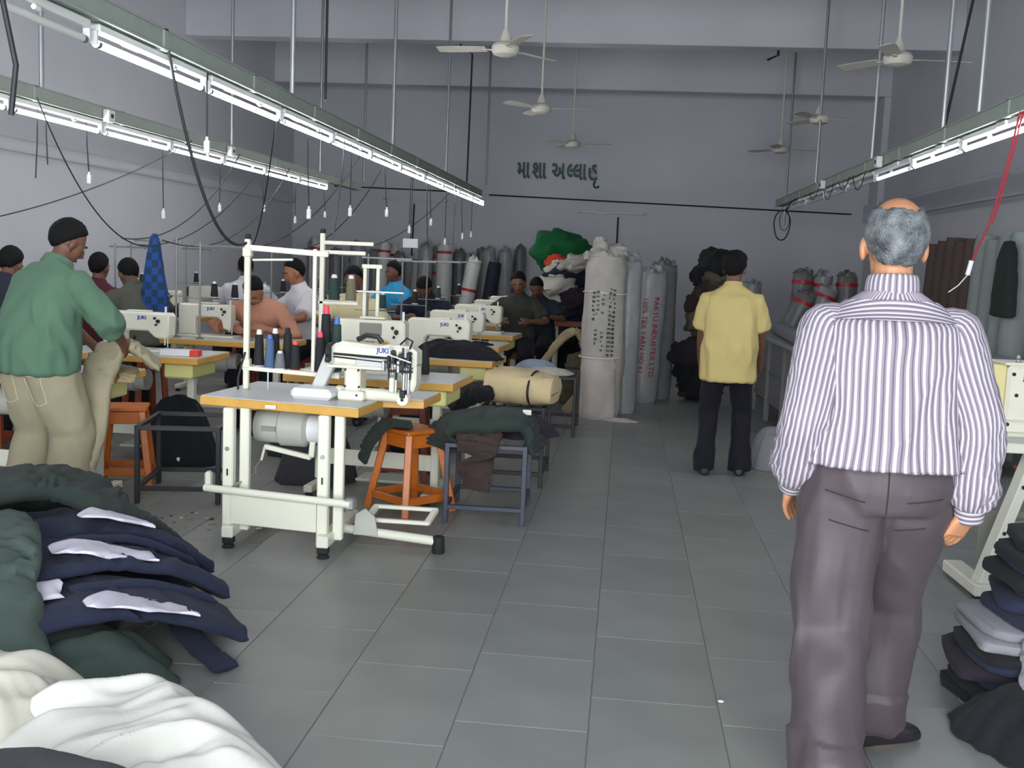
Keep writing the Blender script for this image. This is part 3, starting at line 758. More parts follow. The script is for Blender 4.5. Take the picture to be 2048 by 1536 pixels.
def ik(a, t, l1, l2, pole):
    a, t, pole = Vector(a), Vector(t), Vector(pole); d = t-a; L = d.length
    if L > (l1+l2)*.995: d = d*((l1+l2)*.995/L); t = a+d; L = d.length
    u = d.normalized(); x = (l1*l1-l2*l2+L*L)/(2*L); h = math.sqrt(max(0, l1*l1-x*x))
    p = pole-u*pole.dot(u); p = p.normalized() if p.length > 1e-4 else Vector((0, -1, 0))
    return a+u*x+p*h, t
def add_hand(mb, w, d, pn, side, curl, k=1., rf=.0085):
    """palm and five fingers; d hand direction, pn palm normal, side +1 thumb toward s"""
    d = d.normalized(); pn = (pn-d*pn.dot(d)).normalized(); s = d.cross(pn)*side
    pts = [w-d*.03*k, w+d*.01*k, w+d*.045*k, w+d*.085*k]
    ring_loft(mb, [(p, s, pn, a*k, b*k) for p, a, b in zip(pts, (.027, .028, .040, .040), (.022, .021, .016, .012))], 12, 2.6)
    for i, (off, L) in enumerate(((.031, .070), (.0105, .078), (-.0105, .073), (-.031, .058))):
        p = w+d*.080*k+s*off*k; chain = [p-d*.02*k]; ang = curl*.35+.06*i*curl
        dirv = (d+s*off*1.6).normalized()
        ln = [.45, .32, .23]; cur = p; chain.append(cur)
        for q in range(3):
            rot = Matrix.Rotation(ang*(q+1)*side*1.0, 3, s)
            v1 = (d*math.cos(ang*(q+1))+pn*math.sin(ang*(q+1))); v1 = (v1+s*off*1.2).normalized()
            cur = cur+v1*L*ln[q]*k; chain.append(cur)
        mb.tube(chain, [rf*1.05*k, rf*1.08*k, rf*k, rf*.92*k, rf*.65*k], 8)
    b = w+d*.02*k+s*.030*k
    v = (d*.72+s*.62+pn*.30).normalized(); v2 = (d*.9+s*.25+pn*.35).normalized()
    mb.tube([b-s*.015*k, b+v*.035*k, b+v*.035*k+v2*.030*k, b+v*.035*k+v2*.055*k], [rf*1.5*k, rf*1.25*k, rf*1.1*k, rf*.75*k], 8)
def hair_mask(d, style):
    ys = [(-1., -.95), (-.35, -.92), (-.10, -.45), (.14, -.15), (.35, .26), (.75, .58), (1., .75)]
    zt = ys[-1][1]
    for (y0, z0), (y1, z1) in zip(ys, ys[1:]):
        if d.y <= y1: zt = z0+(z1-z0)*(d.y-y0)/(y1-y0); break
    k = d.z-zt
    if style == 'bald': k = min(k, math.acos(max(-1, min(1, d.dot(Vector((0, -.22, .97)).normalized()))))-.72)
    return k
def person(label, loc, rz, group=None, **S):
    g = S.get; H = g('H', 1.70)/1.70; w = g('w', 1.)*H
    t = thing('person', label, 'person', loc, rz, group)
    vox = g('voxel', .010)
    X = Vector((1, 0, 0)); la, lb = R(g('lean', 3)), R(g('lean2', g('lean', 3)))
    sd = R(g('side', 0))
    def dirv(a): return Vector((math.sin(sd), math.sin(a)*math.cos(sd), math.cos(a)*math.cos(sd))).normalized()
    d1, d2 = dirv(la), dirv(lb); dm = (d1+d2).normalized()
    P = Vector(g('pelvis', (0, 0, .93)))*1.0
    if 'pelvis' not in S: P = P*H
    sp = [P, P+d1*.15*H, P+d1*.15*H+dm*.17*H, P+d1*.15*H+dm*.17*H+d2*.20*H]
    neck = sp[3]; hp, hy = R(g('hpitch', 8)), R(g('hyaw', 0))
    nd = dirv(lb*.75+hp*.35)
    HC = neck+nd*(.128*H)
    hm = Matrix.Translation(HC) @ Matrix.Rotation(hy, 4, 'Z') @ Matrix.Rotation(-hp, 4, 'X') @ Matrix.Scale(H*g('headk', 1.), 4)
    def fr(d):
        x = (X-d*X.dot(d)).normalized(); return x, d.cross(x)
    # ------ joints
    x2, f2 = fr(d2)
    J = {}
    for s, k in ((-1, 'L'), (1, 'R')):
        sh = neck-d2*.114*H+x2*(s*.172*w)-f2*.005
        wt = Vector(g('wrist'+k, (s*.27, .05, .84)))
        el, wr = ik(sh, wt, .275*H, .255*H, g('pole'+k, (s*.35, -1, -.1)))
        hip = P+Vector((s*.088*w, 0, -.04*H))
        an = Vector(g('ankle'+k, (s*.11, -.02, .075)))
        kn, an = ik(hip, an, .43*H, .42*H, g('kneepole', (s*.12, 1, 0)))
        J[k] = (sh, el, wr, hip, kn, an, s)
    # ------ body: one continuous skin
    b = MB()
    def tr(c, d, a, bb): x, f = fr(d); return (c, x, f, a*w, bb*w)
    ring_loft(b, [tr(P-d1*.07*H, d1, .13, .09), tr(P, d1, .155, .10), tr(sp[1], d1, .132, .092), tr(sp[2], dm, .158, .105), tr(sp[2]+d2*.10*H, d2, .165, .09), tr(sp[3]-d2*.045*H, d2, .12, .065), tr(sp[3], d2, .060, .058)], 20)
    b.tube([sp[3]-d2*.06, sp[3], neck+nd*.06*H, HC-nd*.02], [.062*H, .058*H, .053*H, .055*H], 14)
    b.ball((0, -.012, .030), (.076, .096, .098), 18, 12, hm); b.ball((0, .030, -.045), (.056, .066, .070), 16, 10, hm); b.ball((0, .055, -.010), (.058, .045, .075), 14, 10, hm)
    b.tube([hm @ Vector(p) for p in ((0, .088, .022), (0, .103, -.004), (0, .112, -.024), (0, .095, -.034))], [.007*H, .010*H, .014*H, .010*H], 8)
    for s in (-1, 1):
        b.ball((s*.080, -.008, -.008), (.011, .020, .033), 10, 8, hm @ Matrix.Rotation(s*.25, 4, 'Z'))
    for k in ('L', 'R'):
        sh, el, wr, hip, kn, an, s = J[k]
        b.tube([sp[3]-d2*.09*H+x2*s*.08, sh, sh.lerp(el, .5), el, el.lerp(wr, .3), wr], [.055*H, .053*H, .046*H, .038*H, .040*H, .026*H], 12)
        hd = (wr-el).normalized(); hd = (hd+Vector(g('handdir'+k, (0, 0, 0)))).normalized()
        pn = Vector(g('palm'+k, (-s, 0, 0)))
        add_hand(b, wr, hd, pn, -1 if hd.cross(pn).dot(Vector(g('thumb'+k, (0, 1, 0)))) < 0 else 1, g('curl'+k, .8), H)
        b.tube([hip+Vector((0, 0, .05)), hip.lerp(kn, .4), kn, kn.lerp(an, .35), an], [.080*w, .070*w, .050*H, .050*H, .034*H], 12)
        fy = R(g('footyaw'+k, -s*8)); fd = Vector((-math.sin(fy), math.cos(fy), 0)); fz = an.z-.075*H
        b.tube([an+Vector((0,0,.01)), an-fd*.03+Vector((0,0,-.045*H)), an+fd*.04+Vector((0, 0, -.042*H)), an+fd*.13*H+Vector((0,0,-.052*H)), an+fd*.18*H+Vector((0,0,-.058*H))], [.034*H, .032*H, .036*H, .026*H, .014*H], 10)
    me = smooth_all(remesh(b, vox, 3)); link('body', me, g('skin', 'skin_brown'), t)
    # ------ head details
    for s in (-1, 1):
        e = MB().ball((s*.030, .0855, .010), (.011, .008, .006), 10, 6, hm).build('eye', 'eye_white', t)
        MB().ball((s*.030, .0925, .010), (.005, .003, .005), 8, 6, hm).build('pupil', 'eye_dark', e)
        MB().tube([hm @ Vector((s*.014, .095, .030)), hm @ Vector((s*.030, .096, .034)), hm @ Vector((s*.048, .083, .030))], .004*H, 6).build('eyebrow', g('hair', 'hair_black'), t)
    MB().ball((0, .094, -.062), (.022, .008, .007), 10, 6, hm).build('mouth', 'lip', t)
    hb = MB(); N, K = 40, 26; st = g('hairstyle', 'short'); seed = g('seed', 1.)
    for i in range(K+1):
        for j in range(N):
            th = PI*i/K; ph = 2*PI*j/N
            d = Vector((math.sin(th)*math.cos(ph), math.sin(th)*math.sin(ph), -math.cos(th)))
            nz = mnoise.noise(d*6+Vector((seed, 0, 0)))
            m_ = hair_mask(d, st)+nz*.08+mnoise.noise(d*15+Vector((seed, 3, 0)))*.10
            k = max(0., min(1., m_*4+.45)); k = k*k*(3-2*k)
            th_ = g('hairthick', .007)*(1+.5*mnoise.noise(d*9+Vector((0, seed, 0))))+(.012 if st == 'tuft' and d.y > .1 and d.z > .4 else 0)
            r_in = .90; rad = Vector((.076, .096, .098))
            pt = Vector((0, -.012, .030))+Vector((d.x*rad.x, d.y*rad.y, d.z*rad.z))*(r_in+(1.0-r_in)*k)+d*th_*k
            hb.v.append(tuple(hm @ pt))
    for i in range(K):
        for j in range(N): hb.f.append((i*N+j, i*N+(j+1) % N, (i+1)*N+(j+1) % N, (i+1)*N+j))
    o = hb.build('hair', g('hair', 'hair_black'), t, 80)
    # ------ trousers
    tw = g('tw', 1.)*w
    if g('trousers'):
        q = MB(); wz = g('waist', .10)
        def tq(c, d, a, bb): x, f = fr(d); return (c, x, f, a*tw, bb*tw)
        ring_loft(q, [tq(P-Vector((0, 0, .10*H)), Vector((0,0,1)), .155, .12), tq(P-Vector((0, 0, .04*H)), Vector((0,0,1)), .185, .132), tq(P+d1*.02*H, d1, .182, .130), tq(P+d1*wz*H, d1, .160, .118)], 24)
        for k in ('L', 'R'):
            sh, el, wr, hip, kn, an, s = J[k]
            hem = an+(an-kn).normalized()*g('hemdrop', .035); hem.z = max(hem.z, .03)
            lr = g('legr', (.105, .098, .080, .074, .080))
            q.tube([hip+Vector((-s*.005, 0, .06)), hip+(kn-hip)*.15, hip.lerp(kn, .6), kn, kn.lerp(hem, .45), hem], [lr[0]*tw*.9, lr[0]*tw, lr[1]*tw, lr[2]*tw, lr[3]*tw, lr[4]*tw], 18)
        me = remesh(q, g('tvox', .013), 4)
        kz = [J[k][4] for k in ('L', 'R')]
        wrinkle(me, g('tfold', .012), g('tfr', (7, 7, 3.2)), seed, fn=lambda c: .55+.9*max(0, 1-min((c-z_).length for z_ in kz)/.22)+(.5 if c.z < .2 else 0))
        link('trousers', smooth_all(me), g('trousers'), t)
        for nm, args in g('pockets', ()): pass
    # ------ shoes
    if g('shoes'):
        for k in ('L', 'R'):
            sh, el, wr, hip, kn, an, s = J[k]
            fy = R(g('footyaw'+k, -s*8)); fd = Vector((-math.sin(fy), math.cos(fy), 0)); sdv = Vector((fd.y, -fd.x, 0)); z0 = an.z-.075*H
            q = MB(); U = Vector((0, 0, 1))
            prof = [(-.075, .026, .036), (-.06, .036, .05), (0, .040, .052), (.07, .046, .040), (.14, .047, .030), (.185, .036, .024), (.205, .018, .014)]
            ring_loft(q, [(Vector((an.x, an.y, z0+.004+hh))+fd*o_, sdv, U, a, hh) for o_, a, hh in prof], 16, 2.6)
            me = remesh(q, .008, 2); link('shoe', smooth_all(me), g('shoes'), t)
    # ------ shirt
    if g('shirt'):
        hemo = g('hem', -.06)*H; sl = g('sleeve', 'short'); bag = g('bag', 0.)
        def ts(c, d, a, bb): x, f = fr(d); return (c, x, f, a*w, bb*w)
        hd0 = Vector((0, 0, 1)) if g('seated') is None else d1
        rings = [ts(P+hd0*hemo, hd0, .188+bag, .142+bag), ts(P+d1*.03*H, d1, .186+bag, .140+bag), ts(sp[1], d1, .178+bag*.8, .134+bag), ts(sp[2]-dm*.03, dm, .190+bag*.3, .138), ts(sp[2]+d2*.06*H, d2, .198, .134), ts(sp[2]+d2*.10*H, d2, .198, .118), ts(sp[3]-d2*.066*H, d2, .166, .092), ts(sp[3]-d2*.030*H, d2, .116, .080), ts(sp[3]-d2*.004*H, d2, .078, .070), ts(sp[3]+d2*.008*H, d2, .066, .064)]
        stripes = g('stripes')
        def sleeve_pts(k):
            sh, el, wr, hip, kn, an, s = J[k]
            st_ = sh-x2*s*.075*w+d2*.004
            if sl == 'short':
                e_ = sh.lerp(el, .80); return [st_, sh, sh.lerp(el, .4), e_], [.058*w, .070*w, .076*w, .082*w]
            if sl == 'roll':
                e_ = el.lerp(wr, .35); return [st_, sh, sh.lerp(el, .5), el, e_], [.058*w, .070*w, .066*w, .060*w, .056*w]
            e_ = el.lerp(wr, .93); return [st_, sh, sh.lerp(el, .5), el, el.lerp(wr, .5), el.lerp(wr, .8), e_], [.058*w, .072*w, .070*w, .064*w, .062*w, .060*w, .040*w]
        if not stripes:
            q = MB(); ring_loft(q, rings, 28)
            for k in ('L', 'R'):
                pts, rr = sleeve_pts(k); q.tube(pts, rr, 16)
            me = remesh(q, g('svox', .013), 3)
            wrinkle(me, g('sfold', .012), g('sfr', (7, 7, 3.0)), seed+3, fn=lambda c: .5+.8*max(0, 1-abs(c.z-P.z-.05)/.3)+.5*min(1, abs(c.x)/.25))
            link('shirt', smooth_all(me), g('shirt'), t)
        else:
            def uvloft(name, rings_, n, per, parent, material, amp, frq, e=2.3, rev=False):
                vv, ff, uu = [], [], []; L = 0; lens = [0]
                sub = []
                for i in range(len(rings_)-1):          # refine by smooth interpolation
                    a_, b_ = rings_[i], rings_[i+1]; m = max(2, int((b_[0]-a_[0]).length/.018))
                    p0 = rings_[max(i-1, 0)]; p3 = rings_[min(i+2, len(rings_)-1)]
                    for q_ in range(m):
                        tt = q_/m
                        def cr(A, B, C, D): return .5*((2*B)+(C-A)*tt+(2*A-5*B+4*C-D)*tt*tt+(3*B-A-3*C+D)*tt**3)
                        sub.append((cr(p0[0], a_[0], b_[0], p3[0]), a_[1].lerp(b_[1], tt).normalized(), a_[2].lerp(b_[2], tt).normalized(), cr(p0[3], a_[3], b_[3], p3[3]), cr(p0[4], a_[4], b_[4], p3[4])))
                sub.append(rings_[-1])
                for i, (c, x, y, a, bb) in enumerate(sub):
                    if i: L += (c-sub[i-1][0]).length+abs(a-sub[i-1][3])*.6
                    for j in range(n+1):
                        tt = 2*PI*j/n; ct, s_ = math.cos(tt), math.sin(tt)
                        px = math.copysign(abs(ct)**(2/e), ct)*a; py = math.copysign(abs(s_)**(2/e), s_)*bb
                        p = c+x*px+y*py; nrm = (x*ct+y*s_).normalized()
                        pp = Vector((math.cos(tt)*frq[0], math.sin(tt)*frq[0], L*frq[1]))+Vector((seed, 2*seed, 0))
                        q_ = mnoise.noise(pp)*.6+mnoise.noise(pp*2.2)*.4
                        q_ = (1-2.4*abs(q_))*.6
                        vv.append(p+nrm*amp(c, L, tt)*q_); uu.append((per*j/n, L))
                for i in range(len(sub)-1):
                    for j in range(n): ff.append((i*(n+1)+j, i*(n+1)+j+1, (i+1)*(n+1)+j+1, (i+1)*(n+1)+j))
                m_ = bpy.data.meshes.new(name); m_.from_pydata([tuple(v) for v in vv], [], ff)
                ul = m_.uv_layers.new(name='UVMap')
                for lp in m_.loops: ul.data[lp.index].uv = uu[lp.vertex_index]
                m_.update(); smooth_all(m_)
                return link(name, m_, material, parent)
            body_r = rings[:-2]
            so = uvloft('shirt', rings[:-1], 72, 1.08, t, g('shirt'), lambda c, L, tt: (.026+.022*max(0, 1-L/.25))*max(.1, min(1, (.46-L)/.12)), (2.3, 3.6))
            # yoke over the shoulders, stripes running across
            yk = []
            for r_ in rings[5:-2]: yk.append((r_[0], r_[1], r_[2], r_[3]+.009, r_[4]+.011))
            yk[0] = (yk[0][0]+d2*.012*H, yk[0][1], yk[0][2], rings[5][3]*.99+.006, rings[5][4]*.98+.010)
            uvloft('yoke', yk, 48, 1., t, 'shirt_stripe_yoke', lambda c, L, tt: .0, (2, 3))
            x_, f_ = fr(nd)
            cl = [(neck-d2*.012, x_, f_, .074*w, .074*w), (neck+nd*.022, x_, f_, .072*w, .072*w), (neck+nd*.042-f_*.004, x_, f_, .067*w, .066*w), (neck+nd*.044, x_, f_, .062*w, .060*w), (neck+nd*.03, x_, f_, .060*w, .058*w)]
            uvloft('collar', cl, 40, .46, t, g('shirt'), lambda c, L, tt: 0, (2, 2), 2.1)
            for k in ('L', 'R'):
                pts, rr = sleeve_pts(k); rg = []
                for i, p in enumerate(pts):
                    tg = (pts[min(i+1, len(pts)-1)]-pts[max(i-1, 0)]).normalized()
                    fx = Vector((0, 1, 0)); fx = (fx-tg*fx.dot(tg)).normalized(); rg.append((p, fx, tg.cross(fx), rr[i], rr[i]))
                so = uvloft('sleeve', rg, 36, .50, t, g('shirt'), lambda c, L, tt: .012+.020*max(0, min(1, (L-.36)/.15)), (1.5, 11), 2.05)
                sh, el, wr, hip, kn, an, s = J[k]
                tg = (wr-el).normalized(); fx = Vector((0, 1, 0)); fx = (fx-tg*fx.dot(tg)).normalized(); fy_ = tg.cross(fx)
                c0 = el.lerp(wr, .90)
                uvloft('cuff', [(c0-tg*.004, fx, fy_, .030*w, .030*w), (c0, fx, fy_, .040*w, .040*w), (c0+tg*.055, fx, fy_, .038*w, .038*w), (c0+tg*.056, fx, fy_, .030*w, .030*w)], 24, .25, t, g('shirt2'), lambda c, L, tt: .002, (1.5, 8), 2.05)
        if g('collarcol') and not stripes:
            x_, f_ = fr(nd); cm = MB()
            ring_loft(cm, [(neck-d2*.02*H, x_, f_, .078*w, .078*w), (neck+nd*.018*H, x_, f_, .070*w, .070*w), (neck+nd*.026*H, x_, f_, .064*w, .064*w), (neck+nd*.01*H, x_, f_, .055*w, .055*w)], 22)
            cm.build('collar', g('collarcol'), t, 60)
    t['_j'] = 0; del t['_j']
    return t, J, hm, (P, sp)
def stripe_mat(name, base, light, dark, period, axis):
    m = bpy.data.materials.new(name); MATS[name] = m; m.use_nodes = True; nt = m.node_tree; b = nt.nodes['Principled BSDF']
    b.inputs['Roughness'].default_value = .7; b.inputs['Specular IOR Level'].default_value = .3; b.inputs['Sheen Weight'].default_value = .03
    uv = nt.nodes.new('ShaderNodeUVMap'); sx = nt.nodes.new('ShaderNodeSeparateXYZ'); nt.links.new(uv.outputs[0], sx.inputs[0])
    if axis == 'across':                      # straight across the shoulders
        tc = nt.nodes.new('ShaderNodeTexCoord'); dp = nt.nodes.new('ShaderNodeVectorMath'); dp.operation = 'DOT_PRODUCT'; dp.inputs[1].default_value = (0, .62, .78)
        nt.links.new(tc.outputs['Object'], dp.inputs[0])
    mu = nt.nodes.new('ShaderNodeMath'); mu.operation = 'DIVIDE'; mu.inputs[1].default_value = period; nt.links.new(dp.outputs['Value'] if axis == 'across' else sx.outputs[axis], mu.inputs[0])
    fr_ = nt.nodes.new('ShaderNodeMath'); fr_.operation = 'FRACT'; nt.links.new(mu.outputs[0], fr_.inputs[0])
    cr = nt.nodes.new('ShaderNodeValToRGB'); e = cr.color_ramp.elements; e[0].position = 0; e[0].color = (*light, 1); e[1].position = .30; e[1].color = (*light, 1)
    for p, c in ((.36, base), (.60, base), (.66, dark), (.76, dark), (.82, base), (.97, base)):
        q = e.new(p); q.color = (*c, 1)
    nt.links.new(fr_.outputs[0], cr.inputs[0]); nt.links.new(cr.outputs[0], b.inputs['Base Color'])
    return m
stripe_mat('shirt_stripe_long', srgb(130,122,134), srgb(188,183,192), srgb(92,84,96), .0165, 0)
stripe_mat('shirt_stripe_cross', srgb(128,120,132), srgb(194,189,198), srgb(84,77,88), .0150, 1)
stripe_mat('shirt_stripe_yoke', srgb(128,120,132), srgb(194,189,198), srgb(84,77,88), .0150, 'across')
def grey_hair():
    m = mat('hair_grey', srgb(96,100,104), .6, var=.75, scale=26, bump=.8, bscale=160)
grey_hair()
fabric('trouser_plum', srgb(72,63,68), .45, .2, .12, 300); fabric('shirt_green', srgb(84,114,93), .85, .2); fabric('trouser_beige', srgb(152,144,120), .85, .15)
fabric('shirt_yellow', srgb(196,178,118), .8, .2); fabric('trouser_black', srgb(22,22,30), .8, .1); fabric('shirt_maroon', srgb(82,34,46)); fabric('shirt_olive', srgb(82,84,74)); fabric('shirt_white', srgb(206,206,212))
fabric('shirt_peach', srgb(186,134,110)); fabric('shirt_cream', srgb(212,200,158)); fabric('shirt_blue', srgb(54,156,206)); fabric('shirt_dark', srgb(54,56,52)); fabric('shirt_navy', srgb(38,42,56))
mat('shoe_leather', srgb(36,32,38), .4)
# the man in the striped shirt, walking away up the aisle
MAN, JM, HM, SPM = person('grey-haired man in a striped shirt and plum trousers walking up the aisle', (.765, 3.17, 0), R(-2), H=1.72, w=1.02, tw=1.06, voxel=.0048,
    lean=2, lean2=4, hpitch=6, headk=1.06, pelvis=(0, 0, .93), wristL=(-.235, .06, .875), wristR=(.256, -.015, .835), poleL=(-.15, -1, 0), poleR=(.28, -.8, 0), handdirR=(-.50, .0, -.2), palmR=(-.5, .7, 0), palmL=(.8, -.5, 0), curlL=.55, curlR=.9,
    thumbR=(0, 1, 0), thumbL=(0, 1, 0), ankleL=(-.115, -.24, .085), ankleR=(.07, .20, .075), footyawL=6, footyawR=-62, skin='skin_tan', hair='hair_grey', hairstyle='bald', hairthick=.008, trousers='trouser_plum', legr=(.110, .104, .092, .088, .088), hemdrop=-.012, waist=.12,
    shoes='shoe_leather', shirt='shirt_stripe_long', shirt2='shirt_stripe_cross', stripes=True, sleeve='long', hem=.035, bag=.026, tfold=.026, tfr=(5.5, 5.5, 2.4), tvox=.010, seed=2.)
wm = MB(); sh, el, wr, *_ = JM['R']; tg = (wr-el).normalized()
wm.tube([wr-tg*.012, wr+tg*.012], [.031, .031], 18).build('wristwatch', 'steel', MAN)
from mathutils.bvhtree import BVHTree
def seams(root, lines, m, r=.0022):
    """stitched seams laid on the back of the trousers, found by casting rays onto the cloth"""
    tr = [c for c in root.children if c.name.startswith('trousers')][0]
    bv = BVHTree.FromPolygons([v.co for v in tr.data.vertices], [p.vertices[:] for p in tr.data.polygons])
    for ln in lines:
        pts = []
        for (a, b) in zip(ln, ln[1:]):
            for k in range(12):
                q = Vector(a).lerp(Vector(b), k/12); h = bv.ray_cast(Vector((q.x, -1., q.y)), Vector((0, 1, 0)))
                if h[0]: pts.append(h[0]+h[1]*.0008)
        if len(pts) > 3: MB().tube(pts, r, 6).build('pocket_seam', m, tr)
mat('seam_dark', srgb(38,32,36), .8); mat('seam_pale', srgb(196,188,164), .8)
seams(MAN, [[(-.165, .885), (-.05, .862)], [(.055, .868), (.165, .882)], [(0, 1.0), (0, .80)], [(-.15, .80), (-.03, .775)], [(.04, .775), (.13, .79)]], 'seam_dark')
# the boy in the yellow shirt
person('boy in a short-sleeved yellow shirt and black trousers at the cutting table', (.765, 7.80, 0), R(-4), H=1.62, w=1.0, voxel=.008, lean=3, lean2=8, hpitch=14, hyaw=-14, wristL=(-.20, .22, .78), wristR=(.24, .24, .80), poleL=(-.7, -.8, 0), poleR=(.7, -.8, 0),
    ankleL=(-.13, -.02, .07), ankleR=(.13, .05, .07), skin='skin_dark', hairstyle='tuft', hairthick=.016, trousers='trouser_black', legr=(.092, .082, .068, .070, .085), shoes='shoe_leather', shirt='shirt_yellow', sleeve='short', hem=-.20, bag=.016, sfold=.014, collarcol='shirt_yellow', seed=5.)
# the man in green, standing at his table, bent to the right
GREEN, JG, HG, _ = person('standing man in a green shirt and beige trousers bent over his table', (-3.06, 5.34, 0), R(-24), H=1.64, w=1.12, tw=1.12, voxel=.008, lean=9, lean2=22, hpitch=34, hyaw=-22, pelvis=(0, -.04, .905), wristL=(-.10, .40, .92), wristR=(.20, .36, .95), poleL=(-1, -.5, -.2), poleR=(1, -.45, -.1),
    ankleL=(-.15, -.03, .075), ankleR=(.15, .02, .075), skin='skin_dark', hairthick=.010, trousers='trouser_beige', legr=(.112, .106, .094, .096, .106), shoes='shoe_leather', shirt='shirt_green', sleeve='roll', hem=-.095, bag=.022, sfold=.016, collarcol='shirt_green', seed=8.)
seams(GREEN, [[(-.17, .80), (-.05, .80), (-.055, .66), (-.11, .64), (-.165, .66), (-.17, .80)], [(.05, .80), (.17, .80), (.165, .66), (.11, .64), (.055, .66), (.05, .80)], [(0, .84), (0, .72)]], 'seam_pale')
# workers sitting at their machines: head position given, the rest follows
def sitter(label, head, rz, shirt, lean=14, lean2=26, hpitch=30, hyaw=0, skin='skin_dark', sleeve='short', seed=1., wl=None, wr=None, collar=True, hair=.009, w=1.0, H=1.66):
    k = H/1.70; la, lb = R(lean), R(lean2); nd = lb*.75+R(hpitch)*.35
    dv = lambda a: Vector((0, math.sin(a), math.cos(a)))
    dm = (dv(la)+dv(lb)).normalized()
    off = dv(la)*.15*k+dm*.17*k+dv(lb)*.20*k+dv(nd)*.128*k
    pz = max(.44, head[2]-off.z); 
    c, s = math.cos(rz), math.sin(rz)
    lx, ly = -(-s*off.y), -(c*off.y)
    loc = (head[0]+s*off.y, head[1]-c*off.y, 0)
    stool((loc[0], loc[1], 0), rz, 'red-brown stool under the '+' '.join(label.split()[:7]), 'dark_wood', pz-.115, .13, .03)
    return person(label, loc, rz, 'workers at the machines', H=H, w=w, voxel=.012, pelvis=(0, 0, pz), seated=1, lean=lean, lean2=lean2, hpitch=hpitch, hyaw=hyaw, wristL=wl or (-.16, .40, .86), wristR=wr or (.16, .40, .86), poleL=(-1, -.3, -.5), poleR=(1, -.3, -.5),
        ankleL=(-.13, .30, .075), ankleR=(.13, .30, .075), skin=skin, hairthick=hair, trousers='trouser_black', shoes='shoe_leather', tvox=.02, svox=.016, shirt=shirt, sleeve=sleeve, hem=-.06, collarcol=shirt if collar else None, seed=seed)
sitter('dark-haired worker mostly hidden behind the green shirt', (-4.42, 7.30, 1.32), R(0), 'shirt_navy', seed=1.)
sitter('worker in a maroon shirt seen from behind at the wall tables', (-4.58, 8.92, 1.285), R(-6), 'shirt_maroon', 6, 10, 10, seed=2.)
sitter('black-haired worker in olive bending behind the blue checked cloth', (-4.10, 8.48, 1.255), R(50), 'shirt_olive', 18, 36, 36, seed=3.)
sitter('worker with a white collar turned away behind the tall cream thread rack', (-4.02, 11.0, 1.30), R(20), 'shirt_white', 6, 12, 14, seed=4.)
sitter('worker in a peach shirt bowing low over his table', (-3.06, 8.56, 1.155), R(186), 'shirt_peach', 20, 44, 52, skin='skin_brown', sleeve='roll', seed=5., wl=(-.10, .30, .84), wr=(.18, .33, .83))
sitter('worker in a white shirt with a blue strap looking down to the side', (-3.05, 9.62, 1.30), R(130), 'shirt_white', 8, 16, 24, skin='skin_brown', seed=6.)
sitter('worker in a cream shirt facing the open front', (-2.42, 9.35, 1.26), R(178), 'shirt_cream', 8, 16, 22, seed=7.)
sitter('worker in a bright blue shirt', (-2.70, 12.25, 1.295), R(140), 'shirt_blue', 6, 12, 14, seed=8.)
sitter('worker with a bowed dark head between the two far columns', (-2.10, 11.05, 1.17), R(175), 'shirt_navy', 16, 36, 60, seed=9.)
sitter('worker in a dark shirt facing the open front from the aisle tables', (-1.15, 11.42, 1.25), R(180), 'shirt_dark', 10, 18, 24, seed=10.)
sitter('dark-clad worker beside the heap of dark clothing', (-1.06, 12.72, 1.18), R(170), 'shirt_navy', 12, 26, 40, seed=11.)
# ---------------------------------------------------------------- cloth
fabric('cloth_dark_green', srgb(66,80,74), .9, .1, .3); fabric('cloth_green_black', srgb(44,54,50), .9, .1, .3); fabric('denim_navy', srgb(36,42,62), .9, .1, .4); fabric('pocket_white', srgb(206,202,216), .85, .1)
fabric('cloth_white', srgb(204,204,197), .8, .1, .15); fabric('cloth_ivory', srgb(192,189,176), .85, .1, .15); fabric('cloth_charcoal', srgb(56,56,62), .9, .1, .3); fabric('cloth_beige', srgb(196,178,138), .9, .1); fabric('cloth_black', srgb(26,28,32), .9, .08)
fabric('cloth_brown', srgb(62,50,48), .9, .1); fabric('cloth_grey', srgb(128,128,134), .9, .1); fabric('cloth_plum_black', srgb(40,34,44), .9, .1); fabric('cloth_olive', srgb(84,80,62), .9, .1); fabric('cloth_red', srgb(196,62,36), .85, .1); fabric('cloth_emerald', srgb(14,88,48), .85, .1)
fabric('cloth_pale_blue', srgb(150,164,178), .9, .1); fabric('cloth_khaki', srgb(150,136,104), .9, .1)
def fold_noise(x, y, seed, ang, fq, st, warp=.6):
    """sharp-crested folds running along direction ang; fq across, st along"""
    c, s = math.cos(ang), math.sin(ang); u, v = x*c+y*s, -x*s+y*c
    wv = mnoise.noise(Vector((u*st*.8, v*fq*.35, seed)))*warp
    n1 = mnoise.noise(Vector((u*st, v*fq+wv*2, seed+3))); n2 = mnoise.noise(Vector((u*st*2.2+5, v*fq*2.1+wv*3, seed+9)))
    sa = lambda q: math.sqrt(q*q+.016)
    return (1-3.0*sa(n1))*.75+(1-3.0*sa(n2))*.25
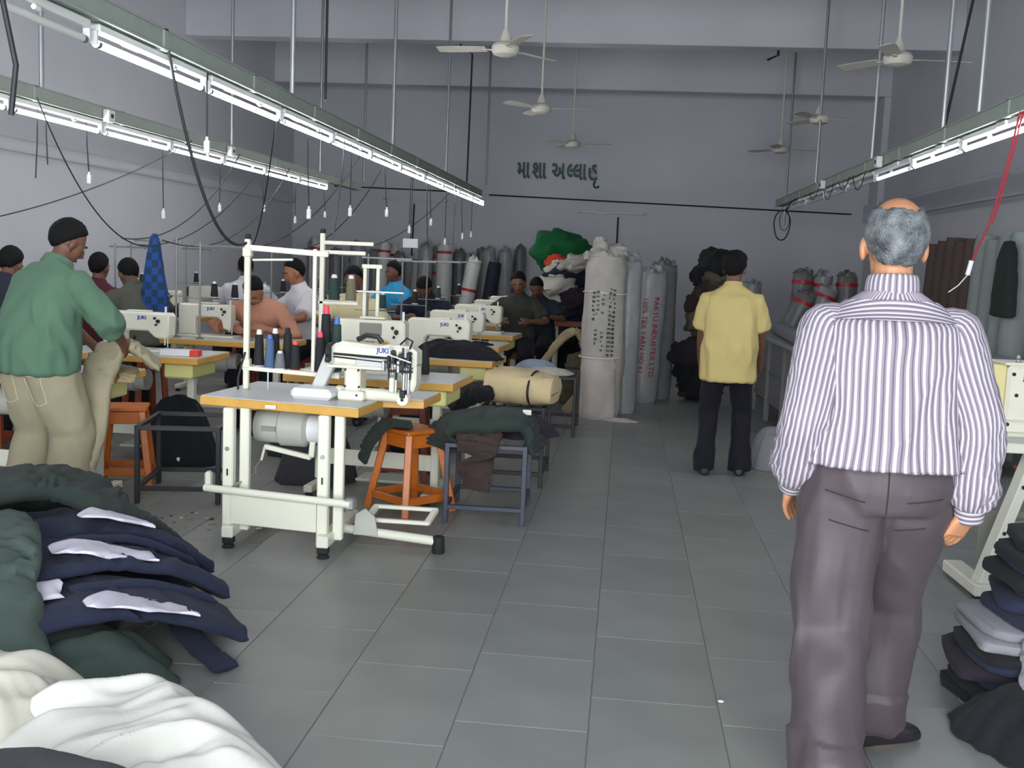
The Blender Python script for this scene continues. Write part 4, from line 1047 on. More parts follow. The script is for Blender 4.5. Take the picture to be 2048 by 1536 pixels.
def heap_mesh(name, rx, ry, h, seed, ang=0., fq=7., st=2., amp=.06, p=2.2, nr=34, nt=110, irregular=.2, edge=.012, peaks=()):
    mb = MB()
    for i in range(nr+1):
        r = i/nr
        for j in range(nt):
            th = 2*PI*j/nt; d = Vector((math.cos(th), math.sin(th), 0))
            o = 1+irregular*(mnoise.noise(d*1.7+Vector((0, 0, seed)))+.5*mnoise.noise(d*4+Vector((0, 0, seed+5))))
            rr = r**.85
            x, y = d.x*rx*o*rr, d.y*ry*o*rr
            z = h*(1-r**p)
            for (px, py, pr, ph) in peaks: z += ph*math.exp(-((x-px)**2+(y-py)**2)/(pr*pr))*(1-r**3)
            f = fold_noise(x, y, seed, ang, fq, st)
            z += amp*f*(1-.7*r**3)*min(1, .35+r*2)
            x += d.x*amp*.12*f*r; y += d.y*amp*.12*f*r
            mb.v.append((x, y, max(edge, z)))
    for i in range(nr):
        for j in range(nt): mb.f.append((i*nt+j, i*nt+(j+1) % nt, (i+1)*nt+(j+1) % nt, (i+1)*nt+j))
    b = len(mb.v)                                   # tuck the rim under
    for j in range(nt):
        x, y, z = mb.v[nr*nt+j]; mb.v.append((x*.97, y*.97, 0.0))
    for j in range(nt): mb.f.append((nr*nt+j, nr*nt+(j+1) % nt, b+(j+1) % nt, b+j))
    mb.f.append(tuple(b+j for j in range(nt))[::-1])
    return mb.mesh(name, 180)
def heap(name, label, cat, m, loc, rx, ry, h, seed, rz=0., group=None, **k):
    o = link(name, heap_mesh(name, rx, ry, h, seed, **k), m); o.location = loc; o.rotation_euler = (0, 0, rz)
    return tag(o, label, cat, group)
def strip_mesh(name, pts, wid, thick, seed, n=60, k=28, amp=.012, roll=None):
    """flattened, wrinkled fabric tube along a 3-D path (a trouser leg, a folded bundle); wid, thick numbers or lists"""
    pts = [Vector(p) for p in pts]; m = len(pts)
    def cr(i, t):
        P = [pts[max(0, min(m-1, i+q))] for q in (-1, 0, 1, 2)]
        return .5*((2*P[1])+(P[2]-P[0])*t+(2*P[0]-5*P[1]+4*P[2]-P[3])*t*t+(3*P[1]-P[0]-3*P[2]+P[3])*t**3)
    def val(v, s):
        if not isinstance(v, (list, tuple)): return v
        q = s*(len(v)-1); i = min(int(q), len(v)-2); return v[i]+(v[i+1]-v[i])*(q-i)
    mb = MB(); C = []
    for a in range(n+1):
        s = a/n*(m-1); i = min(int(s), m-2); C.append(cr(i, s-i))
    for a, c in enumerate(C):
        t = (C[min(a+1, n)]-C[max(a-1, 0)]).normalized()
        sd = t.cross(Vector((0, 0, 1))); sd = sd.normalized() if sd.length > .05 else Vector((1, 0, 0))
        if roll is not None: sd = Matrix.Rotation(val(roll, a/n), 3, t) @ sd
        up = sd.cross(t); w, th = val(wid, a/n)/2, val(thick, a/n)/2
        ends = min(1, min(a, n-a)/2.5+.25)
        for j in range(k):
            q = 2*PI*j/k; ct, st = math.cos(q), math.sin(q)
            x = math.copysign(abs(ct)**.55, ct)*w*(1+.10*mnoise.noise(Vector((a*.12, 0, seed+(1 if ct > 0 else 5))))); y = math.copysign(abs(st)**.8, st)*th*ends
            p = c+sd*x+up*y
            f = fold_noise(p.x, p.y, seed, math.atan2(t.y, t.x)+.35, 13, 4)
            p += up*f*amp*(1 if st > 0 else .3)
            mb.v.append(tuple(p))
    for a in range(n):
        for j in range(k): mb.f.append((a*k+j, a*k+(j+1) % k, (a+1)*k+(j+1) % k, (a+1)*k+j))
    mb.f.append(tuple(range(k))[::-1]); mb.f.append(tuple(n*k+j for j in range(k)))
    return mb.mesh(name, 50)
def strip(name, label, cat, m, pts, wid, thick, seed, group=None, **k):
    return tag(link(name, strip_mesh(name, pts, wid, thick, seed, **k), m), label, cat, group)
# --- the pile on the floor at the front left
heap('garment_heap', 'broad heap of dark green trousers on the floor beside the navy trousers', 'clothes pile', 'cloth_dark_green', (-2.58, 3.45, 0), .74, 1.0, .34, 3.1, R(12), fq=5.5, st=1.8, amp=.09, ang=R(60), peaks=((-.1, .35, .4, .12),))
strip('trousers', 'dark green trousers lying along the crest of the green heap', 'trousers', 'cloth_green_black', [(-2.65, 3.85, .44), (-2.35, 4.12, .50), (-2.05, 4.22, .36), (-1.95, 4.45, .10)], [.30, .36, .30, .24], [.08, .11, .09, .06], 4.2, 'trousers in the green heap', amp=.03)
strip('trousers', 'dark green trousers sloping down toward the white cloth', 'trousers', 'cloth_dark_green', [(-2.75, 3.3, .42), (-2.3, 3.5, .46), (-2.05, 3.18, .34), (-1.80, 2.92, .16)], [.34, .40, .36, .30], [.08, .10, .09, .07], 5.7, 'trousers in the green heap', amp=.03)
strip('trousers', 'dark green trousers bunched up at the foot of the man in green', 'trousers', 'cloth_green_black', [(-2.95, 4.25, .20), (-2.7, 4.45, .33), (-2.42, 4.52, .33), (-2.2, 4.62, .12)], [.26, .34, .30, .2], [.10, .14, .12, .08], 6.3, 'trousers in the green heap', amp=.035)
def navy(label, pts, wid, seed, pockets, band):
    t = thing('navy_trousers', label, 'trousers', (0, 0, 0), 0, 'navy trousers with white pocket linings')
    link('cloth', strip_mesh('cloth', pts, wid, .06, seed, amp=.024), 'denim_navy', t)
    for (a, b, w1, w2, sd_) in pockets:
        a, b = Vector(a)+Vector((0, 0, .014)), Vector(b)+Vector((0, 0, .016)); m = a.lerp(b, .5)+Vector((0, 0, .014))
        link('pocket_lining', strip_mesh('pocket_lining', [a, a.lerp(m, .5)+Vector((0, 0, .012)), m, b.lerp(m, .4), b], [w2*.6, w1*.9, w1, w2, w2*1.3], .012, sd_, n=30, k=18, amp=.016), 'pocket_white', t)
    link('waistband', strip_mesh('waistband', band, .055, .03, seed+2, n=24, k=14, amp=.006), 'denim_navy', t)
    return t
def lining(a, b, w1, w2, sd): return (a, b, w1, w2, sd)
navy('navy trousers with white pocket linings nearest the aisle, waistband toward the stand', [(-2.02, 3.20, .24), (-1.80, 3.44, .26), (-1.58, 3.62, .20), (-1.40, 3.76, .08)], [.42, .46, .42, .34], 1.3,
    [((-1.74, 3.28, .285), (-1.46, 3.52, .20), .20, .10, 1.), ((-1.98, 3.42, .295), (-1.86, 3.28, .29), .12, .07, 2.)], ((-1.86, 3.40, .30), (-1.68, 3.62, .27), (-1.50, 3.82, .16)))
navy('navy trousers with white pocket linings in the middle of the three', [(-2.16, 3.46, .32), (-1.97, 3.72, .33), (-1.76, 3.93, .26), (-1.60, 4.08, .12)], [.40, .44, .40, .30], 2.6,
    [((-2.02, 3.56, .372), (-1.74, 3.80, .30), .22, .12, 3.), ((-2.14, 3.62, .375), (-2.10, 3.46, .37), .11, .07, 4.)], ((-2.06, 3.70, .38), (-1.88, 3.93, .34), (-1.70, 4.12, .20)))
navy('navy trousers with white pocket linings tucked against the green heap', [(-2.30, 3.84, .37), (-2.10, 4.05, .36), (-1.93, 4.24, .27), (-1.78, 4.38, .12)], [.36, .38, .36, .28], 3.4,
    [((-2.08, 3.88, .42), (-1.88, 4.08, .345), .17, .09, 5.)], ((-2.14, 4.02, .42), (-2.00, 4.20, .36), (-1.86, 4.36, .22)))
strip('waistband', 'navy waistband end with a button lying on the floor beside the trousers', 'waistband', 'denim_navy', [(-1.62, 3.78, .07), (-1.48, 3.62, .05), (-1.33, 3.50, .025)], .10, .03, 4.4, None, amp=.006)
strip('waistband', 'navy waistband flap behind the buttoned one', 'waistband', 'denim_navy', [(-1.72, 4.08, .09), (-1.58, 3.96, .06), (-1.46, 3.86, .025)], .09, .03, 5.4, None, amp=.006)
heap('green_cloth', 'dark green cloth spread on the floor under the navy trousers', 'cloth', 'cloth_dark_green', (-1.90, 3.28, 0), .42, .34, .20, 33.2, R(20), fq=7, st=2, amp=.04, ang=R(40))
heap('navy_bundle', 'folded navy cloth bundle between the green heap and the white stand', 'clothes pile', 'denim_navy', (-2.12, 4.50, 0), .30, .20, .20, 8.2, R(-25), fq=9, st=3, amp=.03)
heap('white_cloth', 'crumpled white cloth heap on the floor before the dark charcoal cloth', 'cloth', 'cloth_white', (-1.24, 2.52, 0), .56, .42, .28, 12.4, R(-38), fq=5.2, st=1.5, amp=.12, ang=R(72), nr=60, nt=190, p=2.4, irregular=.2)
heap('ivory_cloth', 'ivory cloth bunched beside the crumpled white cloth', 'cloth', 'cloth_ivory', (-1.72, 2.62, 0), .42, .32, .34, 14.9, R(15), fq=7, st=2, amp=.07, ang=R(35), nr=44, nt=140)
heap('white_sleeve', 'white cloth corner with a rolled tip at the edge of the white heap', 'cloth', 'cloth_white', (-.98, 2.42, 0), .26, .20, .16, 17.2, R(-50), fq=8, st=2, amp=.05, ang=R(80), nr=34, nt=110)
heap('charcoal_cloth', 'charcoal cloth heap lying before the white cloth', 'cloth', 'cloth_charcoal', (-1.16, 1.95, 0), .54, .25, .43, 21.3, R(-12), fq=5, st=1.4, amp=.05, ang=R(10), nr=44, nt=140, p=3)
strip('belt_strip', 'beige cloth strip curling over the charcoal cloth', 'cloth', 'cloth_khaki', [(-1.52, 2.22, .40), (-1.44, 2.12, .44), (-1.40, 2.03, .40), (-1.38, 1.92, .36)], .06, .02, 7.7, amp=.006)
# --- scraps on the floor
mat('scrap_white', srgb(222,220,216), .8); mat('scrap_tan', srgb(150,134,118), .8); mat('scrap_dark', srgb(50,46,46), .8)
sr = random.Random(11); sc = {}
for i in range(46):
    x, y = sr.gauss(-2.52, .24), sr.gauss(5.50, .13); m_ = ['scrap_white', 'scrap_tan', 'scrap_dark', 'scrap_tan'][i % 4]
    s = sr.uniform(.008, .026); mb = MB(); mb.prism([(-s, -s*.4), (s*.8, -s*.5), (s, s*.4), (-s*.7, s*.5)], 0, .003, 0, Matrix(((1,0,0,0),(0,0,1,0),(0,1,0,0),(0,0,0,1))))
    o = mb.build('cloth_scrap', m_, None, 0); o.location = (x, y, .0005+i*.00002); o.rotation_euler = (0, 0, sr.uniform(0, 6))
    tag(o, {'scrap_white': 'tiny white cloth scrap on the floor by the black frame', 'scrap_tan': 'tiny tan cloth scrap on the floor by the black frame', 'scrap_dark': 'tiny dark cloth scrap on the floor by the black frame'}[m_], 'scrap', 'scraps on the floor')
o = MB().ball((0, 0, .004), (.012, .008, .004), 8, 6).build('paper_bit', 'scrap_white'); o.location = (.405, 3.62, 0); tag(o, 'single white paper bit on the bare aisle floor', 'scrap')
# --- trousers hanging over the frames and stools
strip('dark_cloth', 'dark green cloth draped over the dark blue frame', 'cloth', 'cloth_green_black', [(-1.02, 6.0, .40), (-.98, 6.02, .53), (-.75, 6.05, .57), (-.54, 6.08, .56), (-.46, 6.08, .40)], [.34, .40, .42, .40, .34], [.05, .09, .12, .09, .05], 3.3, amp=.03)
strip('brown_trousers', 'dark brown trousers hanging down inside the dark blue frame', 'trousers', 'cloth_brown', [(-.80, 6.02, .49), (-.78, 5.90, .50), (-.78, 5.83, .42), (-.79, 5.84, .30), (-.78, 5.86, .20)], [.22, .26, .24, .20, .17], .05, 4.3, amp=.02, roll=[0, 0, 0, 0])
heap('dark_bundle', 'dark bundle with a white tag lying on the dark blue frame', 'clothes pile', 'cloth_plum_black', (-.60, 6.30, .462), .24, .22, .12, 5.2, 0, fq=9, st=3, amp=.03)
o = MB().box((-.53, 6.07, .628), (.05, .012, .03), .002).build('paper_tag', 'scrap_white'); tag(o, 'small white tag on the dark bundle', 'tag')
strip('stool_cloth', 'dark grey-green cloth hanging over the orange stool corner', 'cloth', 'cloth_green_black', [(-1.20, 6.06, .515), (-1.34, 6.02, .52), (-1.43, 5.98, .42), (-1.47, 5.96, .30)], [.20, .24, .22, .16], .035, 6.6, amp=.016)
def beige_bundle():
    t = thing('trouser_bundle', 'beige trouser bundle tied with a dark band on the black frame', 'bundle', (-.66, 7.08, .542), R(-8))
    link('bundle', strip_mesh('bundle', [(-.22, 0, .11), (-.1, 0, .115), (.08, 0, .105), (.24, 0, .10)], [.38, .44, .42, .36], [.20, .23, .21, .16], 2.2, amp=.028), 'cloth_beige', t)
    MB().tube([(.09, .225*math.cos(a), .108+.113*math.sin(a)) for a in [2*PI*i/20 for i in range(20)]], .008, 6, closed=True).build('tie_band', 'cable_black', t)
beige_bundle()
strip('black_cloth', 'black cloth bunched left of the beige bundle', 'cloth', 'cloth_black', [(-1.12, 6.92, .50), (-.98, 6.96, .60), (-.86, 7.0, .62)], [.26, .32, .26], [.08, .12, .10], 8.8, amp=.025)
heap('black_cloth', 'black cloth heap lying on the second aisle table', 'cloth', 'cloth_black', (-1.25, 7.84, TOP), .36, .16, .12, 9.1, R(-12), fq=9, st=3, amp=.035)
heap('cloth_scrap_heap', 'small dark cloth scrap on the third aisle table', 'cloth', 'cloth_black', (-1.22, 9.08, TOP), .12, .07, .03, 9.9, 0, fq=14, st=5, amp=.012, nr=16, nt=50)
heap('white_scrap_heap', 'white cut pieces on the frame before the tall sacks', 'cloth', 'cloth_ivory', (-.66, 9.25, .522), .26, .20, .05, 10.4, 0, fq=12, st=4, amp=.02, nr=24, nt=70)
heap('blue_grey_cloth', 'pale blue-grey cloth on the frame beside the white pieces', 'cloth', 'cloth_pale_blue', (-.78, 9.62, .522), .20, .16, .08, 10.9, 0, fq=10, st=3, amp=.02, nr=24, nt=70)
strip('cloth_in_hands', 'beige cloth pieces held by the man in green over his table edge', 'cloth', 'trouser_beige', [(-2.62, 5.80, .80), (-2.76, 5.74, .92), (-2.84, 5.66, .90), (-2.86, 5.50, .70), (-2.84, 5.40, .42), (-2.86, 5.34, .16)], [.22, .26, .22, .20, .18, .14], [.03, .06, .06, .07, .06, .04], 11.5, amp=.03)
strip('cloth_flap', 'grey-beige cloth flap lying on the table of the man in green', 'cloth', 'cloth_khaki', [(-2.98, 5.86, .80), (-2.82, 5.78, .79), (-2.74, 5.66, .77), (-2.72, 5.58, .74)], [.12, .14, .10, .08], .015, 12.5, amp=.010)
def blue_cloth():
    m = bpy.data.materials.new('blue_check'); MATS['blue_check'] = m; m.use_nodes = True; nt = m.node_tree; b = nt.nodes['Principled BSDF']; b.inputs['Roughness'].default_value = .85
    tc = nt.nodes.new('ShaderNodeTexCoord'); mp = nt.nodes.new('ShaderNodeMapping'); mp.inputs['Scale'].default_value = (20, 3, 17); nt.links.new(tc.outputs['Object'], mp.inputs[0])
    ck = nt.nodes.new('ShaderNodeTexChecker'); ck.inputs['Scale'].default_value = 1; ck.inputs[1].default_value = (*srgb(30,72,140), 1); ck.inputs[2].default_value = (*srgb(26,56,88), 1)
    nt.links.new(mp.outputs[0], ck.inputs[0]); nt.links.new(ck.outputs[0], b.inputs['Base Color'])
    me = strip_mesh('checked_cloth', [(0, 0, .80), (0, 0, .70), (.0, 0, .45), (.0, .0, .20), (0, 0, .02)], [.03, .09, .17, .24, .22], [.03, .06, .10, .10, .10], 2.9, amp=.05, roll=[0, 0])
    o = link('checked_cloth', me, m); o.location = (-3.80, 8.30, TOP+.03)
    tag(o, 'blue checked cloth hanging from the thread stand arm', 'cloth')
blue_cloth()

def lump_mesh(name, rx, ry, rz_, seed, fq=6., st=2.5, amp=.05, n=40, k=22):
    mb = MB(); ang = seed*2.3
    for i in range(k+1):
        th = PI*i/k
        for j in range(n):
            ph = 2*PI*j/n; d = Vector((math.sin(th)*math.cos(ph), math.sin(th)*math.sin(ph), -math.cos(th)))
            f = fold_noise(d.x*rx*1.4+d.z*.2, d.y*ry*1.4+d.z*.3, seed, ang, fq, st)*amp+mnoise.noise(d*2.2+Vector((seed, 0, 0)))*amp*1.2
            sg = lambda v: math.copysign(abs(v)**.8, v)
            z = sg(d.z)*rz_
            if d.z < 0: z *= .8
            mb.v.append((sg(d.x)*rx+d.x*f, sg(d.y)*ry+d.y*f, z+d.z*f*.8))
    for i in range(k):
        for j in range(n): mb.f.append((i*n+j, i*n+(j+1) % n, (i+1)*n+(j+1) % n, (i+1)*n+j))
    me = mb.mesh(name, 60); zm = min(v.co.z for v in me.vertices)
    me.transform(Matrix.Translation((0, 0, -zm))); return me
def lump(name, label, cat, m, loc, rx, ry, rz_, seed, rot=(0, 0, 0), group=None, **k):
    o = link(name, lump_mesh(name, rx, ry, rz_, seed, **k), m); o.location = loc; o.rotation_euler = rot
    return tag(o, label, cat, group)

for i, (x_, y_, rx_, ry_, h_, lab) in enumerate(((-3.05, 7.05, .30, .24, .46, 'black cloth heap under the table with the carton'), (-1.95, 6.75, .26, .22, .40, 'black cloth heap under the second aisle table'), (-1.55, 8.15, .30, .22, .42, 'black cloth heap under the table with the black cloth'), (-2.35, 7.6, .24, .22, .34, 'dark cloth heap on the floor in the machine aisle'), (-2.75, 8.4, .26, .24, .40, 'black cloth heap under the table of the peach-shirted worker'))):
    heap('cloth_pile', lab, 'clothes pile', 'cloth_black' if i % 2 == 0 else 'cloth_charcoal', (x_, y_, 0), rx_, ry_, h_, 50.+i*3.3, i*.7, 'dark piles under the tables', fq=8, st=3, amp=.06, nr=20, nt=60)
# ---------------------------------------------------------------- right side: cream machine, cutting table, stacks
def right_machine():
    t = sewing_table((2.28, 5.32, 0), R(3), 'sewing table with a pale edge under the cream machine', W=1.15, D=.50, drawer=0, motor=False, pedal=False)
    for ch in list(t.children):
        if ch.name.startswith('leg') or ch.name.startswith('foot_bar') or ch.name.startswith('rubber_foot') or ch.name.startswith('cross_plate'):
            for g_ in list(ch.children): bpy.data.objects.remove(g_)
            bpy.data.objects.remove(ch)
    for ch in list(t.children):
        for g_ in ch.children: g_.data.materials.clear(); g_.data.materials.append(M('off_white_enamel'))
    for s, k in ((-1, 0), (1, 1)):
        leg = MB().bar((s*.34, -.12, .70), (s*.54, -.14, .06), .085, .05, .006).build('leg', 'off_white_enamel', t)
        for q in (.25, .6): MB().cyl((s*(.34+.2*q), -.165, .70-.64*q), (s*(.34+.2*q), -.176, .70-.64*q), .010, 8).build('bolt', 'dark_steel', leg)
        MB().box((s*.54, .0, .045), (.10, .44, .06), .008).build('foot_bar', 'off_white_enamel', t)
        MB().box((s*.54, -.19, .010), (.08, .05, .02), .004).build('rubber_foot', 'rubber', t)
    MB().bar((-.40, -.02, .30), (.40, -.02, .30), .03, .10, .003).build('cross_plate', 'panel_grey', t)
    MB().box((-.36, .06, .26), (.26, .02, .24), .004, rotm((0, 0, 0), 0, R(0))).build('guard_panel', 'panel_grey', t)
    m = thing('sewing_machine', 'cream and white square-bodied sewing machine with a blue mark and two screws', 'sewing machine', (1.93, 5.36, TOP), R(3))
    MB().box((.02, 0, .045), (.50, .22, .05), .006).build('base', 'machine_enamel', m)
    MB().box((.0, .0, .010), (.52, .26, .02), .005).build('bed', 'off_white_enamel', m)
    MB().box((-.17, .0, .205), (.12, .19, .27), .010).build('side_cover', 'machine_cream', m)
    fp = MB().box((.02, -.01, .205), (.27, .21, .27), .014).build('face_cover', 'machine_enamel', m)
    MB().box((.02, -.01, .347), (.30, .20, .014), .005).build('top_cover', 'machine_enamel', m)
    for (x, z) in ((-.07, .20), (.03, .21), (-.10, .06), (.12, .06), (-.09, .30)): MB().cyl((x, -.113, z), (x, -.119, z), .009, 10).build('screw', 'dark_steel', m)
    for z in (.352, .37): MB().ball((-.05, -.05, z+.008), .011, 10, 6).build('knob', 'steel', m)
    MB().prism([(.13, .18), (.42, .18), (.42, .30), (.40, .33), (.13, .33)], -.07, .07, .01).build('arm', 'machine_enamel', m)
    MB().box((.38, 0, .14), (.08, .13, .12), .01).build('head', 'machine_enamel', m)
    lettering('JUKI', .032, 'logo_blue', fp, rotm((-.015, -.1155, .285), PI/2), .001, bold=.0012)
right_machine()
# stack of folded dark garments on the floor by the cream machine
gm = ['cloth_black', 'denim_navy', 'cloth_plum_black', 'cloth_black']
gr_ = random.Random(8)
def folded(label, loc, w, d, h, m, seed, rz, group):
    mb = MB(); n = 36
    for zi, (z, sc_) in enumerate(((0, .96), (.15*h, 1.0), (.5*h, 1.01), (.85*h, 1.0), (h, .95))):
        for j in range(n):
            a = 2*PI*j/n; ct, st = math.cos(a), math.sin(a)
            x = math.copysign(abs(ct)**.35, ct)*w/2; y = math.copysign(abs(st)**.35, st)*d/2
            k = sc_*(1+.07*mnoise.noise(Vector((ct*2.5, st*2.5, seed+zi*.35))))
            mb.v.append((x*k, y*k, z+(.010*mnoise.noise(Vector((ct*3, st*3, seed+7))) if 0 < zi else 0)*0))
    for i in range(4):
        for j in range(n): mb.f.append((i*n+j, i*n+(j+1) % n, (i+1)*n+(j+1) % n, (i+1)*n+j))
    mb.f.append(tuple(range(n))[::-1]); mb.f.append(tuple(4*n+j for j in range(n)))
    o = mb.build('folded_garment', m, None, 50); o.location = loc; o.rotation_euler = (0, 0, rz); return tag(o, label, 'garment', group)
z = 0.
labs = ['folded %s garment in the dark stack by the cream machine, %s'] 
pos_ = ['at the very bottom of the stack', 'second from the bottom', 'third from the bottom', 'fourth from the bottom', 'fifth from the bottom', 'sixth from the bottom', 'seventh from the bottom', 'just below the middle', 'at the middle', 'just above the middle', 'fifth from the top', 'fourth from the top', 'third from the top', 'second from the top', 'topmost of all']
for i in range(15):
    h = gr_.uniform(.034, .050); m_ = gm[gr_.randrange(4)] if i not in (6, 7) else 'cloth_grey'
    dx = -.05+.10*gr_.random()+(-.08 if i < 8 else .03)
    folded('%s folded garment %s, stacked by the cream machine' % ({'cloth_black': 'black', 'denim_navy': 'navy', 'cloth_plum_black': 'plum-black', 'cloth_grey': 'grey'}[m_], pos_[i]), (1.57+dx, 3.86+gr_.uniform(-.04, .04), z), .42+gr_.uniform(-.04, .06), .38+gr_.uniform(-.03, .06), h, m_, i*1.7, gr_.uniform(-.2, .2), 'garments in the dark stack')
    z += h+.0008
strip('grey_garment', 'light grey garment with a pale edge slung on the front of the dark stack', 'garment', 'cloth_grey', [(1.50, 3.63, .30), (1.47, 3.58, .26), (1.46, 3.565, .16), (1.47, 3.56, .06)], [.18, .20, .17, .15], .03, 3.8, amp=.014)
heap('black_garment', 'black garment sagging to the floor from the dark stack', 'garment', 'cloth_black', (1.38, 3.50, 0), .22, .26, .16, 23.4, R(20), fq=9, st=3, amp=.04, nr=26, nt=80)
folded('cream folded garment on the floor before the dark stack', (1.52, 3.13, 0), .34, .26, .07, 'cloth_ivory', 4.9, R(18), None)
# the long cutting table
mat('grey_sheet', srgb(122,122,122), .5, var=.05, scale=3); mat('table_top_grey', srgb(150,152,154), .45, var=.04, scale=3)
def cutting_table():
    t = thing('cutting_table', 'long grey cutting table with panelled sides at which the boy stands', 'cutting table', (2.36, 10.0, 0), R(2))
    W_, L_, Hh = 1.86, 3.5, .85
    MB().box((0, 0, Hh-.02), (W_, L_, .04), .006).build('tabletop', 'table_top_grey', t)
    MB().box((0, 0, .22), (W_-.1, L_-.1, .03), .004).build('shelf', 'grey_sheet', t)
    for y in (-1.68, -.84, 0, .84, 1.68):
        MB().box((-W_/2+.06, y, Hh/2-.02), (.05, .05, Hh-.04), .004).build('leg', 'grey_sheet', t); MB().box((W_/2-.06, y, Hh/2-.02), (.05, .05, Hh-.04), .004).build('leg', 'grey_sheet', t)
    for i, y in enumerate((-1.26, -.42, .42, 1.26)):
        p = MB().box((-W_/2+.07, y, .52), (.015, .78, .58), .003).build('side_panel', 'grey_sheet', t)
        MB().bar((-W_/2+.045, y-.30, .50), (-W_/2+.045, y+.30, .50), .014, .014, .003).build('rail', 'steel', p)
    MB().box((0, -1.70, .52), (W_-.14, .015, .58), .003).build('end_panel', 'grey_sheet', t)
    return t
cutting_table()
mat('fleece_grey', srgb(150,152,154), .9)
strip('grey_cloth_roll', 'grey cloth roll lying along the near edge of the cutting table', 'fabric roll', 'cloth_grey', [(1.62, 11.4, .91), (1.58, 10.4, .91), (1.56, 9.2, .91), (1.60, 8.5, .91)], .16, .12, 3.9, amp=.006)
strip('navy_cloth', 'dark navy cloth piece lying on the cutting table', 'cloth', 'denim_navy', [(1.75, 9.35, .875), (1.95, 9.4, .90), (2.3, 9.3, .89), (2.5, 9.2, .875)], [.22, .32, .34, .2], [.03, .08, .08, .03], 5.9, amp=.02)
strip('dark_cloth_strip', 'thin dark cloth strip at the far side of the cutting table', 'cloth', 'cloth_black', [(1.72, 10.9, .875), (2.0, 10.95, .885), (2.3, 10.9, .875)], .12, .03, 6.9, amp=.01)
heap('grey_bag', 'grey sheet bag slumped under the cutting table front corner', 'bag', 'cloth_grey', (1.18, 8.25, 0), .20, .22, .30, 27.2, 0, fq=8, st=3, amp=.04, nr=26, nt=80)
def coat():
    me = strip_mesh('hanging_coat', [(0, 0, .72), (0, 0, .55), (.0, 0, .3), (0, 0, 0)], [.12, .34, .40, .46], [.06, .12, .14, .14], 6.1, amp=.03, roll=[PI/2, PI/2]); o = link('hanging_coat', me, 'cloth_green_black'); o.location = (3.55, 10.55, 1.15); tag(o, 'dark coat hanging in front of the pale rolls on the side wall', 'coat')
coat()
# ---------------------------------------------------------------- fabric rolls
mat('wrap_grey', srgb(150,152,152), .35, var=.10, scale=6, bump=.5, bscale=14); mat('wrap_white', srgb(206,206,204), .45, var=.06, scale=5, bump=.3, bscale=14); mat('wrap_dim', srgb(112,114,114), .4, var=.12, scale=6, bump=.5, bscale=12)
mat('tape_red', srgb(186,26,44), .45); mat('roll_brown', srgb(92,76,70), .8, var=.06); mat('roll_pale', srgb(150,158,156), .7, var=.05); mat('roll_navy', srgb(24,28,46), .8); mat('sack_white', srgb(168,164,158), .7, var=.08, scale=9, bump=.4, bscale=40); mat('sack_lower', srgb(186,178,172), .75, var=.06, scale=7, bump=.5, bscale=18)
mat('print_dark', srgb(66,66,64), .7); mat('print_red', srgb(192,34,58), .6)
def roll_mesh(name, r, h, seed, lump=.06, n=22, k=16, tie=True):
    mb = MB(); prof = [(i/k, 1.) for i in range(k+1)]
    for i in range(k+1):
        s = i/k
        for j in range(n):
            a = 2*PI*j/n; q = 1+lump*mnoise.noise(Vector((math.cos(a)*1.6, math.sin(a)*1.6, s*h*2.2+seed)))+lump*.5*mnoise.noise(Vector((math.cos(a)*4, math.sin(a)*4, s*h*5+seed)))
            e = 1. if .03 < s < .95 else .92
            mb.v.append((r*q*e*math.cos(a), r*q*e*math.sin(a), s*h))
    for i in range(k):
        for j in range(n): mb.f.append((i*n+j, i*n+(j+1) % n, (i+1)*n+(j+1) % n, (i+1)*n+j))
    mb.f.append(tuple(range(n))[::-1])
    if tie:
        b = len(mb.v)
        for q, (rr, zz) in enumerate(((.90, 1.006), (.74, 1.022), (.55, 1.03), (.36, 1.045), (.12, 1.05))):
            for j in range(n):
                a = 2*PI*j/n; w = 1+.45*mnoise.noise(Vector((math.cos(a)*2.2, math.sin(a)*2.2, seed+q*.6)))
                mb.v.append((r*rr*w*math.cos(a), r*rr*w*math.sin(a), h*1.0+(zz-1)*h*.8+(.09*mnoise.noise(Vector((math.cos(a)*2.5, math.sin(a)*2.5, seed+q*.5))) if q else 0)))
        for i in range(-1, 4):
            o0 = (k*n) if i < 0 else b+i*n; o1 = b+(i+1)*n
            for j in range(n): mb.f.append((o0+j, o0+(j+1) % n, o1+(j+1) % n, o1+j))
        mb.f.append(tuple(b+4*n+j for j in range(n)))
    else: mb.f.append(tuple(k*n+j for j in range(n)))
    return mb.mesh(name, 60)
def fabric_roll(label, loc, r, h, m, seed, tilt=(0, 0), tapes=(), group=None, tie=True):
    t = thing('fabric_roll', label, 'fabric roll', loc, 0, group); t.rotation_euler = (R(tilt[0]), R(tilt[1]), 0)
    link('wrapping', roll_mesh('wrapping', r, h, seed, .07 if tie else .02, tie=tie), m, t)
    for z_ in tapes: MB().lathe([(r*1.02, z_-.022), (r*1.075, z_-.018), (r*1.075, z_+.018), (r*1.02, z_+.022)], 22).build('tape_band', 'tape_red', t)
    if not tie: MB().lathe([(.02, h-.01), (.028, h+.004), (.028, h+.012), (.018, h+.012)], 12).build('core_end', 'cloth_khaki', t)
    return t
rr_ = random.Random(21)
GB = 'wrapped rolls along the back wall'
names = {'wrap_grey': 'grey plastic', 'wrap_white': 'white plastic', 'wrap_dim': 'dull grey plastic'}
hows = ['upright', 'slightly leaning', 'bulging', 'slim', 'stout']
x = -5.6; i = 0; cnt = {}
